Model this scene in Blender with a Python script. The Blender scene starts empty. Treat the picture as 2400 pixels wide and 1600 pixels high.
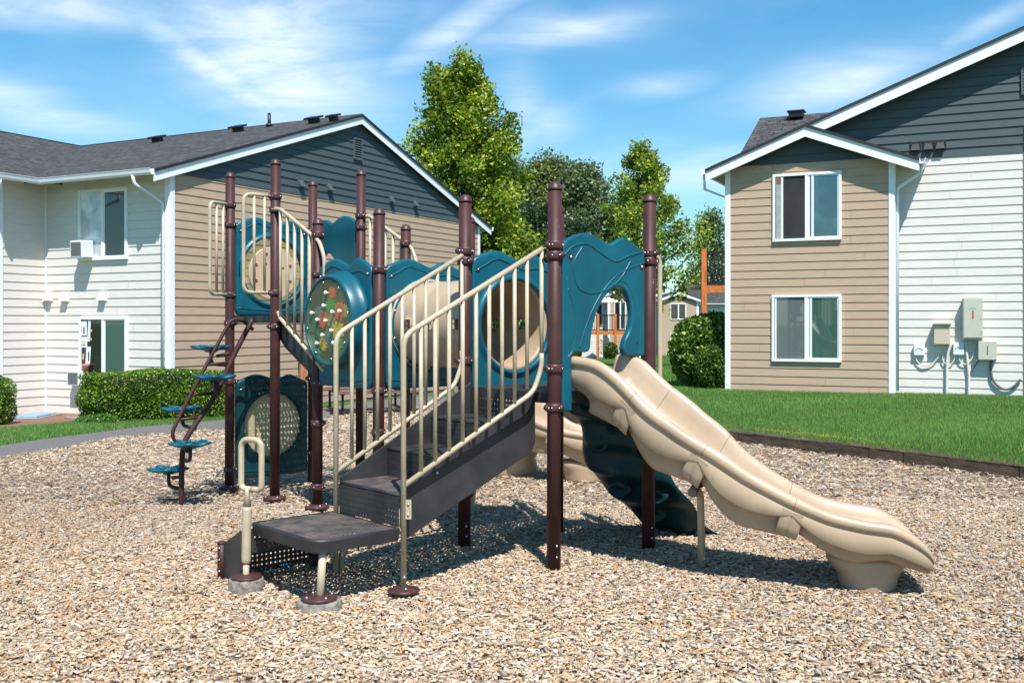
import bpy, bmesh, math, random
import numpy as np
from mathutils import Vector, Matrix
from mathutils.geometry import delaunay_2d_cdt
random.seed(7); np.random.seed(7)
PI = math.pi
scene = bpy.context.scene
COL = scene.collection
CAMH, FPX, CX, HY = 1.56, 2400.0, 1200.0, 757.0     # eye height, focal length and horizon of the photograph

# ------------------------------------------------------------------ helpers
def clamp(v, a, b): return max(a, min(b, v))
def sstep(a, b, v):
    t = clamp((v - a) / (b - a), 0, 1); return t * t * (3 - 2 * t)
def V3(*a): return Vector(a)

class MB:
    """mesh collector: lists of vertices and faces with a material slot and a smooth flag"""
    def __init__(s): s.v = []; s.f = []; s.m = []; s.s = []; s.uv = {}; s.cur = 0
    def face(s, idx, smooth=False): s.f.append(tuple(idx)); s.m.append(s.cur); s.s.append(smooth); return len(s.f) - 1
    def add(s, pts): n = len(s.v); s.v.extend([tuple(p) for p in pts]); return n
    def quad(s, a, b, c, d, smooth=False):
        n = s.add([a, b, c, d]); return s.face((n, n+1, n+2, n+3), smooth)
    def hexa(s, p):      # 8 points, bottom ring then top ring
        n = s.add(p)
        for q in ((3,2,1,0),(4,5,6,7),(0,1,5,4),(1,2,6,5),(2,3,7,6),(3,0,4,7)): s.face([n+i for i in q])
    def box(s, c, ux, uy, uz):   # centre and three half vectors
        c, ux, uy, uz = Vector(c), Vector(ux), Vector(uy), Vector(uz)
        s.hexa([c-ux-uy-uz, c+ux-uy-uz, c+ux+uy-uz, c-ux+uy-uz, c-ux-uy+uz, c+ux-uy+uz, c+ux+uy+uz, c-ux+uy+uz])
    def rings(s, rs, closed=True, cap0=True, cap1=True, smooth=True):
        k = len(rs[0]); n = s.add([p for r in rs for p in r])
        for i in range(len(rs)-1):
            for j in range(k if closed else k-1):
                a = n+i*k+j; b = n+i*k+(j+1) % k
                s.face((a, b, b+k, a+k), smooth)
        if closed and cap0: s.face([n+j for j in range(k)][::-1])
        if closed and cap1: s.face([n+(len(rs)-1)*k+j for j in range(k)])
    def tube(s, pts, r, seg=10, caps=True):
        pts = [Vector(p) for p in pts]; n = len(pts)
        rr = r if isinstance(r, (list, tuple)) else [r]*n
        tans = []
        for i in range(n):
            t = pts[min(i+1, n-1)] - pts[max(i-1, 0)]
            tans.append(t.normalized() if t.length > 1e-9 else Vector((0,0,1)))
        u = tans[0].orthogonal().normalized(); out = []
        for i in range(n):
            t = tans[i]; u = (u - t*u.dot(t))
            u = u.normalized() if u.length > 1e-6 else t.orthogonal().normalized()
            w = t.cross(u)
            # keep the section constant in bends
            k = 1.0
            if 0 < i < n-1:
                c = (pts[i]-pts[i-1]).normalized().dot((pts[i+1]-pts[i]).normalized())
                k = 1/math.sqrt(max(.5, (1+c)/2))
            out.append([pts[i] + (u*math.cos(a) + w*math.sin(a))*rr[i]*(k if k < 1.05 else 1) for a in (2*PI*j/seg for j in range(seg))])
        s.rings(out, cap0=caps, cap1=caps)
    def lathe(s, c, prof, seg=20, ax=(1,1), ang=0):
        c = Vector(c); rs = []
        for r, z in prof:
            ring = []
            for j in range(seg):
                a = 2*PI*j/seg; x = r*math.cos(a)*ax[0]; y = r*math.sin(a)*ax[1]
                ring.append((c.x + x*math.cos(ang)-y*math.sin(ang), c.y + x*math.sin(ang)+y*math.cos(ang), c.z+z))
            rs.append(ring)
        s.rings(rs)
    def sphere(s, c, r, seg=8, n=5):
        c = Vector(c)
        s.rings([[c + Vector((math.sin(t)*math.cos(a), math.sin(t)*math.sin(a), math.cos(t)))*r for a in (2*PI*j/seg for j in range(seg))] for t in (PI*(i+.02)/(n+.04) for i in range(n+1))])
    def slab(s, pts, thick, n, uvd=None):   # polygon extruded backwards along n; optional uv by (origin,u,v)
        pts = [Vector(p) for p in pts]; n = Vector(n); k = len(pts)
        i = s.add(pts + [p - n*thick for p in pts])
        fi = s.face([i+j for j in range(k)]); s.face([i+k+j for j in range(k)][::-1])
        for j in range(k): s.face((i+j, i+k+j, i+k+(j+1) % k, i+(j+1) % k))
        if uvd:
            o, u, v = (Vector(q) for q in uvd); s.uv[fi] = [((p-o).dot(u), (p-o).dot(v)) for p in pts]

def fillet(pts, r, n=5):
    pts = [Vector(p) for p in pts]; out = [pts[0]]
    for i in range(1, len(pts)-1):
        a, b, c = pts[i-1], pts[i], pts[i+1]
        d1 = (a-b); d2 = (c-b); q = min(r, d1.length*.48, d2.length*.48)
        p1 = b + d1.normalized()*q; p2 = b + d2.normalized()*q
        for k in range(n+1):
            t = k/n; out.append(p1*(1-t)**2 + b*2*t*(1-t) + p2*t*t)
    out.append(pts[-1]); return out

def crom(pts, n=8):
    pts = [Vector(p) for p in pts]; P = [pts[0]*2-pts[1]] + pts + [pts[-1]*2-pts[-2]]; out = []
    for i in range(1, len(P)-2):
        a, b, c, d = P[i-1:i+3]
        for k in range(n):
            t = k/n
            out.append(.5*((2*b) + (c-a)*t + (2*a-5*b+4*c-d)*t*t + (3*b-a-3*c+d)*t**3))
    out.append(pts[-1]); return out

ROOTM = {}
def root(name, loc, label, cat, group=None, rotz=0):
    o = bpy.data.objects.new(name, None); COL.objects.link(o)
    o.location = loc; o.rotation_euler = (0, 0, rotz); o.empty_display_size = .2
    ROOTM[o] = (Matrix.Translation(Vector(loc)) @ Matrix.Rotation(rotz, 4, 'Z')).inverted()
    o['label'] = label; o['category'] = cat
    if group: o['group'] = group
    return o
def topof(o):
    while o.parent: o = o.parent
    return o
SPLIT = {'corner_trim', 'foundation', 'soffit', 'sash', 'hand_hold_cup', 'bolt', 'window_bolt', 'tunnel_bolt', 'panel_bolt', 'tunnel_flange', 'bracket', 'frame', 'anchor_bolt', 'disc_hole', 'latch', 'support_leg', 'runner', 'railing_rail'}
def pieces(mb):
    par = list(range(len(mb.v)))
    def find(i):
        while par[i] != i: par[i] = par[par[i]]; i = par[i]
        return i
    for f in mb.f:
        a = find(f[0])
        for j in f[1:]: par[find(j)] = a
    g = {}
    for k, f in enumerate(mb.f): g.setdefault(find(f[0]), []).append(k)
    out = []
    for ks in g.values():
        m = MB(); mp = {}
        for k in ks:
            idx = []
            for i in mb.f[k]:
                if i not in mp: mp[i] = len(m.v); m.v.append(mb.v[i])
                idx.append(mp[i])
            m.f.append(tuple(idx)); m.m.append(mb.m[k]); m.s.append(mb.s[k])
        out.append(m)
    return out
def obj(name, mb, mats, parent=None, *a, **k):
    if name in SPLIT and not mb.uv:
        ps = pieces(mb)
        if len(ps) > 1:
            first = None
            for q in ps:
                o = obj_(name, q, mats, parent, *a, **k); first = first or o
            return first
    return obj_(name, mb, mats, parent, *a, **k)
def obj_(name, mb, mats, parent=None, bevel=0, label=None, kind=None, cat=None, group=None, seg=2, ang=40, sub=0):
    me = bpy.data.meshes.new(name)
    vs = mb.v
    if parent is not None:
        M = ROOTM[topof(parent)] if topof(parent) in ROOTM else None
        if M is not None: vs = [tuple(M @ Vector(p)) for p in vs]
    me.from_pydata(vs, [], mb.f)
    mats = mats if isinstance(mats, (list, tuple)) else [mats]
    for m in mats: me.materials.append(m)
    me.polygons.foreach_set('material_index', mb.m); me.polygons.foreach_set('use_smooth', mb.s)
    if mb.uv:
        l = me.uv_layers.new(name='UVMap')
        for fi, uvs in mb.uv.items():
            p = me.polygons[fi]
            for k, li in enumerate(p.loop_indices): l.data[li].uv = uvs[k]
    me.update()
    o = bpy.data.objects.new(name, me); COL.objects.link(o)
    if parent is not None: o.parent = parent
    if bevel:
        b = o.modifiers.new('bevel', 'BEVEL'); b.width = bevel; b.segments = seg; b.limit_method = 'ANGLE'; b.angle_limit = math.radians(ang); b.harden_normals = False
    if sub:
        b = o.modifiers.new('subsurf', 'SUBSURF'); b.levels = sub; b.render_levels = sub
    if label: o['label'] = label
    if kind: o['kind'] = kind
    if cat: o['category'] = cat
    if group: o['group'] = group
    return o

# ------------------------------------------------------------------ materials
def mat(name, col, rough=.5, var=.0, scale=8., bump=0., bscale=40., spec=.5, metal=0., col2=None, stretch=None, coat=0., detail=4, scuff=None):
    m = bpy.data.materials.new(name); m.use_nodes = True; nt = m.node_tree; N = nt.nodes; L = nt.links
    b = N['Principled BSDF']
    b.inputs['Roughness'].default_value = rough; b.inputs['Metallic'].default_value = metal
    b.inputs['Specular IOR Level'].default_value = spec
    if coat: b.inputs['Coat Weight'].default_value = coat; b.inputs['Coat Roughness'].default_value = .15
    b.inputs['Base Color'].default_value = (*col, 1)
    tc = N.new('ShaderNodeTexCoord'); mp = N.new('ShaderNodeMapping'); L.new(tc.outputs['Object'], mp.inputs[0])
    if stretch: mp.inputs['Scale'].default_value = stretch
    if var or col2:
        nz = N.new('ShaderNodeTexNoise'); nz.inputs['Scale'].default_value = scale; nz.inputs['Detail'].default_value = detail; L.new(mp.outputs[0], nz.inputs[0])
        cr = N.new('ShaderNodeValToRGB'); L.new(nz.outputs[0], cr.inputs[0])
        c2 = col2 or [c*(1-var) for c in col]; c1 = col if col2 else [min(1, c*(1+var)) for c in col]
        cr.color_ramp.elements[0].color = (*c2, 1); cr.color_ramp.elements[1].color = (*c1, 1)
        cr.color_ramp.elements[0].position = .32; cr.color_ramp.elements[1].position = .68
        L.new(cr.outputs[0], b.inputs['Base Color'])
        if scuff:
            sc_, ss_, th_, am_ = scuff
            m3 = N.new('ShaderNodeMapping'); m3.inputs['Scale'].default_value = (1, 1, .45); L.new(tc.outputs['Object'], m3.inputs[0])
            n3 = N.new('ShaderNodeTexNoise'); n3.inputs['Scale'].default_value = ss_; n3.inputs['Detail'].default_value = 6; n3.inputs['Roughness'].default_value = .7; L.new(m3.outputs[0], n3.inputs[0])
            r3 = N.new('ShaderNodeMapRange'); r3.inputs[1].default_value = th_; r3.inputs[2].default_value = th_+.06; r3.inputs[4].default_value = am_; L.new(n3.outputs[0], r3.inputs[0])
            x3 = N.new('ShaderNodeMixRGB'); x3.inputs[2].default_value = (*sc_, 1); L.new(r3.outputs[0], x3.inputs[0]); L.new(cr.outputs[0], x3.inputs[1]); L.new(x3.outputs[0], b.inputs['Base Color'])
    if bump:
        n2 = N.new('ShaderNodeTexNoise'); n2.inputs['Scale'].default_value = bscale; n2.inputs['Detail'].default_value = 5; L.new(mp.outputs[0], n2.inputs[0])
        bp = N.new('ShaderNodeBump'); bp.inputs['Strength'].default_value = bump; bp.inputs['Distance'].default_value = .01
        L.new(n2.outputs[0], bp.inputs['Height']); L.new(bp.outputs[0], b.inputs['Normal'])
    return m

def leafmat(name, trans=.35, rough=.45):
    m = bpy.data.materials.new(name); m.use_nodes = True; nt = m.node_tree; N = nt.nodes; L = nt.links
    b = N['Principled BSDF']; out = N['Material Output']
    at = N.new('ShaderNodeAttribute'); at.attribute_name = 'tint'
    L.new(at.outputs['Color'], b.inputs['Base Color']); b.inputs['Roughness'].default_value = rough; b.inputs['Specular IOR Level'].default_value = .35
    tr = N.new('ShaderNodeBsdfTranslucent')
    hs = N.new('ShaderNodeMixRGB'); hs.blend_type = 'MULTIPLY'; hs.inputs[0].default_value = 1; hs.inputs[2].default_value = (1.3, 1.25, .5, 1)
    L.new(at.outputs['Color'], hs.inputs[1]); L.new(hs.outputs[0], tr.inputs[0])
    mx = N.new('ShaderNodeMixShader'); mx.inputs[0].default_value = trans
    L.new(b.outputs[0], mx.inputs[1]); L.new(tr.outputs[0], mx.inputs[2]); L.new(mx.outputs[0], out.inputs[0])
    return m

def tintmat(name, rough=.8):
    m = bpy.data.materials.new(name); m.use_nodes = True; nt = m.node_tree; N = nt.nodes; L = nt.links
    b = N['Principled BSDF']; at = N.new('ShaderNodeAttribute'); at.attribute_name = 'tint'
    tc = N.new('ShaderNodeTexCoord'); nz = N.new('ShaderNodeTexNoise'); nz.inputs['Scale'].default_value = 90; nz.inputs['Detail'].default_value = 3; L.new(tc.outputs['Object'], nz.inputs[0])
    mr = N.new('ShaderNodeMapRange'); mr.inputs[3].default_value = .78; mr.inputs[4].default_value = 1.2; L.new(nz.outputs[0], mr.inputs[0])
    mx = N.new('ShaderNodeMixRGB'); mx.blend_type = 'MULTIPLY'; mx.inputs[0].default_value = 1; L.new(at.outputs['Color'], mx.inputs[1]); L.new(mr.outputs[0], mx.inputs[2])
    L.new(mx.outputs[0], b.inputs['Base Color']); b.inputs['Roughness'].default_value = rough; b.inputs['Specular IOR Level'].default_value = .25
    return m

def shinglemat(name, c1, c2, c3):
    m = bpy.data.materials.new(name); m.use_nodes = True; nt = m.node_tree; N = nt.nodes; L = nt.links
    b = N['Principled BSDF']; b.inputs['Roughness'].default_value = .95; b.inputs['Specular IOR Level'].default_value = .15
    uv = N.new('ShaderNodeUVMap'); uv.uv_map = 'UVMap'
    br = N.new('ShaderNodeTexBrick'); L.new(uv.outputs[0], br.inputs['Vector'])
    br.inputs['Color1'].default_value = (*c1, 1); br.inputs['Color2'].default_value = (*c2, 1); br.inputs['Mortar'].default_value = (*c3, 1)
    br.inputs['Scale'].default_value = 1; br.inputs['Mortar Size'].default_value = .010; br.inputs['Mortar Smooth'].default_value = .3; br.inputs['Brick Width'].default_value = .27; br.inputs['Row Height'].default_value = .14
    br.offset = .37; br.squash = 1.3; br.squash_frequency = 3
    nz = N.new('ShaderNodeTexNoise'); nz.inputs['Scale'].default_value = 5; nz.inputs['Detail'].default_value = 8; nz.inputs['Roughness'].default_value = .65; L.new(uv.outputs[0], nz.inputs[0])
    n2 = N.new('ShaderNodeTexNoise'); n2.inputs['Scale'].default_value = 60; n2.inputs['Detail'].default_value = 3; L.new(uv.outputs[0], n2.inputs[0])
    mr = N.new('ShaderNodeMapRange'); mr.inputs[1].default_value = .3; mr.inputs[2].default_value = .7; mr.inputs[3].default_value = .55; mr.inputs[4].default_value = 1.5; L.new(nz.outputs[0], mr.inputs[0])
    m2 = N.new('ShaderNodeMapRange'); m2.inputs[1].default_value = .3; m2.inputs[2].default_value = .7; m2.inputs[3].default_value = .6; m2.inputs[4].default_value = 1.5; L.new(n2.outputs[0], m2.inputs[0])
    mm = N.new('ShaderNodeMath'); mm.operation = 'MULTIPLY'; L.new(mr.outputs[0], mm.inputs[0]); L.new(m2.outputs[0], mm.inputs[1])
    mx = N.new('ShaderNodeMixRGB'); mx.blend_type = 'MULTIPLY'; mx.inputs[0].default_value = 1; L.new(br.outputs[0], mx.inputs[1]); L.new(mm.outputs[0], mx.inputs[2])
    L.new(mx.outputs[0], b.inputs['Base Color'])
    bp = N.new('ShaderNodeBump'); bp.inputs['Strength'].default_value = .9; bp.inputs['Distance'].default_value = .02; bp.invert = True
    L.new(br.outputs['Fac'], bp.inputs['Height']); L.new(bp.outputs[0], b.inputs['Normal'])
    return m

M = {}
M['post'] = mat('maroon_steel', (.056, .021, .020), .50, var=.22, scale=7, bump=.10, bscale=180, spec=.28, scuff=((.32, .24, .22), 26, .66, .55))
M['postcap'] = mat('maroon_cap', (.066, .026, .026), .46, var=.25, scale=30, spec=.4)
M['bolt'] = mat('zinc_bolt', (.6, .6, .6), .3, metal=.9)
M['rail'] = mat('beige_powder_coat', (.455, .375, .262), .38, var=.10, scale=14, bump=.05, bscale=120)
M['teal'] = mat('teal_plastic', (.003, .084, .122), .37, var=.18, scale=4, bump=.06, bscale=260, spec=.4, scuff=((.10, .22, .26), 22, .66, .5))
M['teal_shaded'] = mat('shaded_teal_plastic', (.002, .034, .041), .45, var=.25, scale=5, bump=.10, bscale=120, spec=.35)  # same teal plastic with shade put into its colour
M['teal_dark'] = mat('dark_green_plastic', (.004, .045, .055), .45, var=.25, scale=4, bump=.15, bscale=60)
M['tan'] = mat('tan_plastic', (.42, .312, .212), .38, scuff=((.24, .17, .11), 15, .64, .35), var=.10, scale=3.5, bump=.06, bscale=240)
M['tan_disc'] = mat('tan_disc_plastic', (.52, .38, .26), .42, var=.05, scale=5)
M['deck'] = mat('dark_coated_steel', (.030, .029, .031), .5, var=.35, scale=6, bump=.12, bscale=150)
M['deck_top'] = mat('dusty_coated_steel', (.13, .10, .085), .7, col2=(.04, .036, .036), scale=9, bump=.15, bscale=120)
M['gear_red'] = mat('red_gear', (.80, .07, .03), .4); M['gear_green'] = mat('green_gear', (.03, .30, .06), .4)
M['gear_blue'] = mat('blue_gear', (.06, .13, .32), .4); M['gear_yellow'] = mat('yellow_gear', (.9, .5, .01), .4)
M['gear_tan'] = mat('tan_gear', (.40, .30, .18), .4); M['knob'] = mat('white_knob', (.8, .8, .78), .25)
M['concrete'] = mat('concrete', (.30, .27, .23), .95, col2=(.12, .10, .085), scale=30, bump=.6, bscale=60)
M['tan_siding'] = mat('tan_siding_paint', (.445, .318, .222), .65, var=.05, scale=3, bump=.25, bscale=14, stretch=(1, 1, 9), spec=.3)
M['grey_siding'] = mat('slate_siding_paint', (.062, .083, .092), .6, var=.06, scale=3, bump=.25, bscale=14, stretch=(1, 1, 9), spec=.3)
M['white_siding'] = mat('cream_siding_paint', (.66, .615, .57), .6, var=.045, scale=3, bump=.25, bscale=14, stretch=(1, 1, 9), spec=.3)
M['trim'] = mat('white_trim_paint', (.80, .81, .82), .5, var=.02, scale=4)
M['gutter'] = mat('white_gutter_metal', (.74, .77, .80), .35, var=.03, scale=2)
M['soffit'] = mat('beige_soffit_paint', (.50, .46, .36), .7, var=.05, scale=4)
M['vinyl'] = mat('white_vinyl', (.78, .79, .78), .35)
M['shingle'] = shinglemat('grey_asphalt_shingle', (.082, .080, .081), (.050, .049, .051), (.026, .026, .027))
M['roofedge'] = mat('black_drip_edge', (.02, .02, .022), .6)
M['black'] = mat('black_metal', (.015, .015, .016), .4)
M['vent_grey'] = mat('vent_slate_paint', (.07, .09, .095), .5)
M['orange_wood'] = mat('orange_stained_wood', (.50, .15, .03), .6, var=.25, scale=3, stretch=(6, 6, 1), bump=.2, bscale=20)
M['rust_wood'] = mat('red_brown_wood', (.36, .15, .08), .8, var=.3, scale=4, stretch=(8, 8, 1), bump=.3, bscale=20)
M['tie'] = mat('weathered_timber', (.125, .085, .055), .95, col2=(.045, .032, .024), scale=5, stretch=(1, 1, 4), bump=.9, bscale=22)
M['asphalt'] = mat('path_asphalt', (.165, .15, .142), .95, col2=(.10, .092, .088), scale=55, bump=.6, bscale=120)
M['mulchbed'] = mat('bark_bed', (.30, .16, .10), .95, col2=(.12, .06, .04), scale=45, bump=.9, bscale=90)
M['chipbase'] = mat('chip_bed', (.42, .32, .235), .95, col2=(.20, .145, .10), scale=38, bump=1., bscale=70, detail=6)
M['soilgreen'] = mat('lawn_base', (.062, .125, .028), .95, col2=(.035, .075, .018), scale=1.6, bump=.8, bscale=60, detail=8)
M['chip'] = tintmat('wood_chip'); M['blade'] = leafmat('grass_blade', .3, .5)
M['leaf'] = leafmat('tree_leaf', .38, .4); M['hedgeleaf'] = leafmat('hedge_leaf', .25, .35)
M['bark'] = mat('bark', (.13, .10, .075), .95, var=.4, scale=6, stretch=(3, 3, .6), bump=.6, bscale=20)
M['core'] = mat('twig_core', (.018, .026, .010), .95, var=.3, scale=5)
M['acgrille'] = mat('grille_grey', (.16, .16, .16), .6, var=.3, scale=90)
M['box_tan'] = mat('tan_box_paint', (.56, .47, .35), .45); M['box_grey'] = mat('grey_beige_box_paint', (.52, .50, .42), .45, var=.04)
M['box_white'] = mat('white_box_plastic', (.72, .75, .78), .45); M['conduit'] = mat('conduit_paint', (.62, .60, .56), .5); M['conduit_grey'] = mat('grey_flexible_conduit', (.10, .12, .13), .5)
M['redsticker'] = mat('red_sticker', (.55, .05, .03), .5); M['umbrella'] = mat('umbrella_cloth', (.78, .76, .70), .8)
M['lid'] = mat('blue_grey_lid', (.22, .32, .40), .7, var=.1); M['benchwood'] = mat('brown_plastic_plank', (.14, .065, .055), .5, var=.1)
M['litter_blue'] = mat('blue_wrapper', (.05, .42, .60), .3); M['litter_green'] = mat('green_yellow_wrapper', (.45, .5, .1), .3, col2=(.1, .3, .35), scale=30)
M['paper'] = mat('printed_paper', (.75, .74, .70), .6, col2=(.03, .04, .07), scale=22, detail=2)
M['pinkpot'] = mat('pink_pot', (.45, .20, .18), .6)

def panemat(name, col, blinds=0, rough=.03, refl=.5, ior=1.55):
    m = bpy.data.materials.new(name); m.use_nodes = True; nt = m.node_tree; N = nt.nodes; L = nt.links
    b = N['Principled BSDF']; b.inputs['Roughness'].default_value = rough; b.inputs['Specular IOR Level'].default_value = refl
    b.inputs['Base Color'].default_value = (*col, 1); b.inputs['Coat Weight'].default_value = 1; b.inputs['Coat IOR'].default_value = ior; b.inputs['Coat Roughness'].default_value = .02
    tc = N.new('ShaderNodeTexCoord')
    if blinds:
        sp = N.new('ShaderNodeSeparateXYZ'); L.new(tc.outputs['Object'], sp.inputs[0])
        mu = N.new('ShaderNodeMath'); mu.operation = 'MULTIPLY'; mu.inputs[1].default_value = 2*PI/.045; L.new(sp.outputs[2], mu.inputs[0])
        si = N.new('ShaderNodeMath'); si.operation = 'SINE'; L.new(mu.outputs[0], si.inputs[0])
        mr = N.new('ShaderNodeMapRange'); mr.inputs[1].default_value = -1; L.new(si.outputs[0], mr.inputs[0])
        mx = N.new('ShaderNodeMixRGB'); mx.inputs[1].default_value = (*[c*.45 for c in col], 1); mx.inputs[2].default_value = (*col, 1); L.new(mr.outputs[0], mx.inputs[0]); L.new(mx.outputs[0], b.inputs['Base Color'])
    else:
        nz = N.new('ShaderNodeTexNoise'); nz.inputs['Scale'].default_value = 2.2; nz.inputs['Detail'].default_value = 6; L.new(tc.outputs['Object'], nz.inputs[0])
        cr = N.new('ShaderNodeValToRGB'); cr.color_ramp.elements[0].position = .5; cr.color_ramp.elements[0].color = (*col, 1); cr.color_ramp.elements[1].position = .75; cr.color_ramp.elements[1].color = (*[min(1, c*2.2+.015) for c in col], 1)
        L.new(nz.outputs[0], cr.inputs[0]); L.new(cr.outputs[0], b.inputs['Base Color'])
    return m
M['pane_dark'] = panemat('dark_window_glass', (.010, .010, .010)); M['pane_teal'] = panemat('green_tinted_glass', (.012, .045, .055), ior=2.0); M['pane_screen'] = mat('dark_fly_screen', (.022, .021, .022), .8, var=.3, scale=2.5)
M['pane_blind'] = panemat('glass_over_blinds', (.17, .20, .20), blinds=1); M['pane_greenblind'] = panemat('green_glass_over_blinds', (.07, .15, .12), blinds=1)
M['pane_white'] = panemat('glass_over_white_curtain', (.42, .45, .47))
def lensmat():
    m = bpy.data.materials.new('clear_greenish_plastic'); m.use_nodes = True; nt = m.node_tree; N = nt.nodes; L = nt.links
    b = N['Principled BSDF']; b.inputs['Base Color'].default_value = (.55, .60, .42, 1); b.inputs['Roughness'].default_value = .08
    b.inputs['Transmission Weight'].default_value = 0; out = N['Material Output']
    tr = N.new('ShaderNodeBsdfTransparent'); tr.inputs[0].default_value = (.88, .90, .76, 1)
    mx = N.new('ShaderNodeMixShader'); mx.inputs[0].default_value = .10; L.new(tr.outputs[0], mx.inputs[1]); L.new(b.outputs[0], mx.inputs[2]); L.new(mx.outputs[0], out.inputs[0])
    return m
M['lens'] = lensmat()
# ------------------------------------------------------------------ camera, sun, sky
cam = bpy.data.objects.new('camera', bpy.data.cameras.new('camera')); COL.objects.link(cam); scene.camera = cam
cam.location = (0, 0, CAMH); cam.rotation_euler = (PI/2, 0, 0)
cam.data.sensor_width = 36; cam.data.lens = 36; cam.data.shift_y = -43/2400; cam.data.clip_start = .05; cam.data.clip_end = 6000
LD = Vector((-.14, .60, -1.0)).normalized()
sun = bpy.data.objects.new('sun', bpy.data.lights.new('sun', 'SUN')); COL.objects.link(sun)
sun.data.energy = 5.0; sun.data.angle = math.radians(.5); sun.data.color = (1, .965, .91)
sun.rotation_euler = LD.to_track_quat('-Z', 'Y').to_euler(); sun.location = (2, -8, 14)
elev = math.asin(-LD.z); az = math.atan2(-LD.x, -LD.y)
world = bpy.data.worlds.new('World'); scene.world = world; world.use_nodes = True
nt = world.node_tree; N = nt.nodes; L = nt.links
bg = N['Background']; bg.inputs[1].default_value = .078
sky = N.new('ShaderNodeTexSky'); sky.sky_type = 'NISHITA'; sky.sun_disc = False; sky.sun_elevation = elev; sky.sun_rotation = az
sky.air_density = 1.0; sky.dust_density = .3; sky.ozone_density = 3.0; sky.altitude = 100
def math_(op, a, b=None, c=None):
    n = N.new('ShaderNodeMath'); n.operation = op
    for i, q in enumerate((a, b, c)):
        if q is None: continue
        if isinstance(q, (int, float)): n.inputs[i].default_value = q
        else: L.new(q, n.inputs[i])
    return n.outputs[0]
tc = N.new('ShaderNodeTexCoord'); sp = N.new('ShaderNodeSeparateXYZ'); L.new(tc.outputs['Generated'], sp.inputs[0])
yy = math_('MAXIMUM', sp.outputs[1], .05)
ca = math_('DIVIDE', sp.outputs[0], yy); ce = math_('DIVIDE', sp.outputs[2], yy)
def gauss(px, py, sx, sy, rot, w):
    a0 = (px-CX)/FPX; e0 = (HY-py)/FPX; r = math.radians(rot); sx /= FPX; sy /= FPX
    da = math_('SUBTRACT', ca, a0); de = math_('SUBTRACT', ce, e0)
    u = math_('ADD', math_('MULTIPLY', da, math.cos(r)/sx), math_('MULTIPLY', de, math.sin(r)/sx))
    v = math_('ADD', math_('MULTIPLY', da, -math.sin(r)/sy), math_('MULTIPLY', de, math.cos(r)/sy))
    q = math_('ADD', math_('MULTIPLY', u, u), math_('MULTIPLY', v, v))
    return math_('MULTIPLY', math_('POWER', 2.71828, math_('MULTIPLY', q, -1)), w)
def wisp(scale, rot, sx, sy, lo, hi, detail=9, dist=1.2):
    cb = N.new('ShaderNodeCombineXYZ'); L.new(ca, cb.inputs[0]); L.new(ce, cb.inputs[1])
    mp = N.new('ShaderNodeMapping'); mp.inputs['Rotation'].default_value = (0, 0, math.radians(rot)); mp.inputs['Scale'].default_value = (sx, sy, 1); L.new(cb.outputs[0], mp.inputs[0])
    nz = N.new('ShaderNodeTexNoise'); nz.inputs['Scale'].default_value = scale; nz.inputs['Detail'].default_value = detail; nz.inputs['Roughness'].default_value = .58; nz.inputs['Distortion'].default_value = dist; L.new(mp.outputs[0], nz.inputs[0])
    mr = N.new('ShaderNodeMapRange'); mr.interpolation_type = 'SMOOTHSTEP'; mr.inputs[1].default_value = lo; mr.inputs[2].default_value = hi; L.new(nz.outputs[0], mr.inputs[0])
    return mr.outputs[0]
w1 = wisp(3.4, 34, 1, 3.6, .16, .78, 12, 1.2); w2 = wisp(6, -36, 1, 4.5, .28, .80, 13, 1.2); w3 = wisp(3.0, 10, 1, 2.2, .40, .78)
m1 = None
for g in ((640, 130, 270, 160, -38, 1.1), (540, 190, 280, 40, -35, 1.0), (700, 90, 150, 180, 0, .8), (720, 20, 260, 60, 0, .6), (100, 20, 330, 50, -4, .8), (60, 250, 230, 45, -12, .8), (1290, 290, 70, 50, 0, .55), (1250, 310, 120, 26, 30, .5),
          (1330, 70, 190, 34, 8, .85), (1080, 60, 260, 36, 32, .7), (1230, 240, 60, 90, 20, .45), (1300, 60, 130, 40, -4, .6), (1970, 190, 230, 60, 12, .7), (1560, 200, 120, 26, 5, .5), (1640, 400, 320, 60, 0, .55), (2330, 50, 200, 22, 28, .45), (800, 240, 170, 60, 0, .45)):
    q = gauss(*g); m1 = q if m1 is None else math_('MAXIMUM', m1, q)
den = math_('MULTIPLY', m1, math_('ADD', math_('MULTIPLY', w1, .75), math_('MULTIPLY', w2, .45)))
den = math_('ADD', den, math_('MULTIPLY', w3, .12))
den = math_('MINIMUM', math_('MULTIPLY', den, .95), .93)
den = math_('MULTIPLY', den, math_('GREATER_THAN', sp.outputs[2], 0.0))
# clear-sky colour: Nishita with the deeper blue of this day
gr = N.new('ShaderNodeMapRange'); gr.inputs[1].default_value = 0; gr.inputs[2].default_value = .32; L.new(sp.outputs[2], gr.inputs[0])
tn = N.new('ShaderNodeValToRGB'); L.new(gr.outputs[0], tn.inputs[0])
tn.color_ramp.elements[0].color = (1.06, 1.38, 1.30, 1); tn.color_ramp.elements[1].color = (.56, 1.34, 1.54, 1)
mu = N.new('ShaderNodeMixRGB'); mu.blend_type = 'MULTIPLY'; mu.inputs[0].default_value = 1; L.new(sky.outputs[0], mu.inputs[1]); L.new(tn.outputs[0], mu.inputs[2])
mx = N.new('ShaderNodeMixRGB'); L.new(den, mx.inputs[0]); L.new(mu.outputs[0], mx.inputs[1]); mx.inputs[2].default_value = (10.0, 10.8, 11.4, 1)
L.new(mx.outputs[0], bg.inputs[0])
vs = scene.view_settings; vs.view_transform = 'Standard'; vs.look = 'None'; vs.exposure = .55; vs.gamma = 1; vs.use_curve_mapping = False

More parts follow.
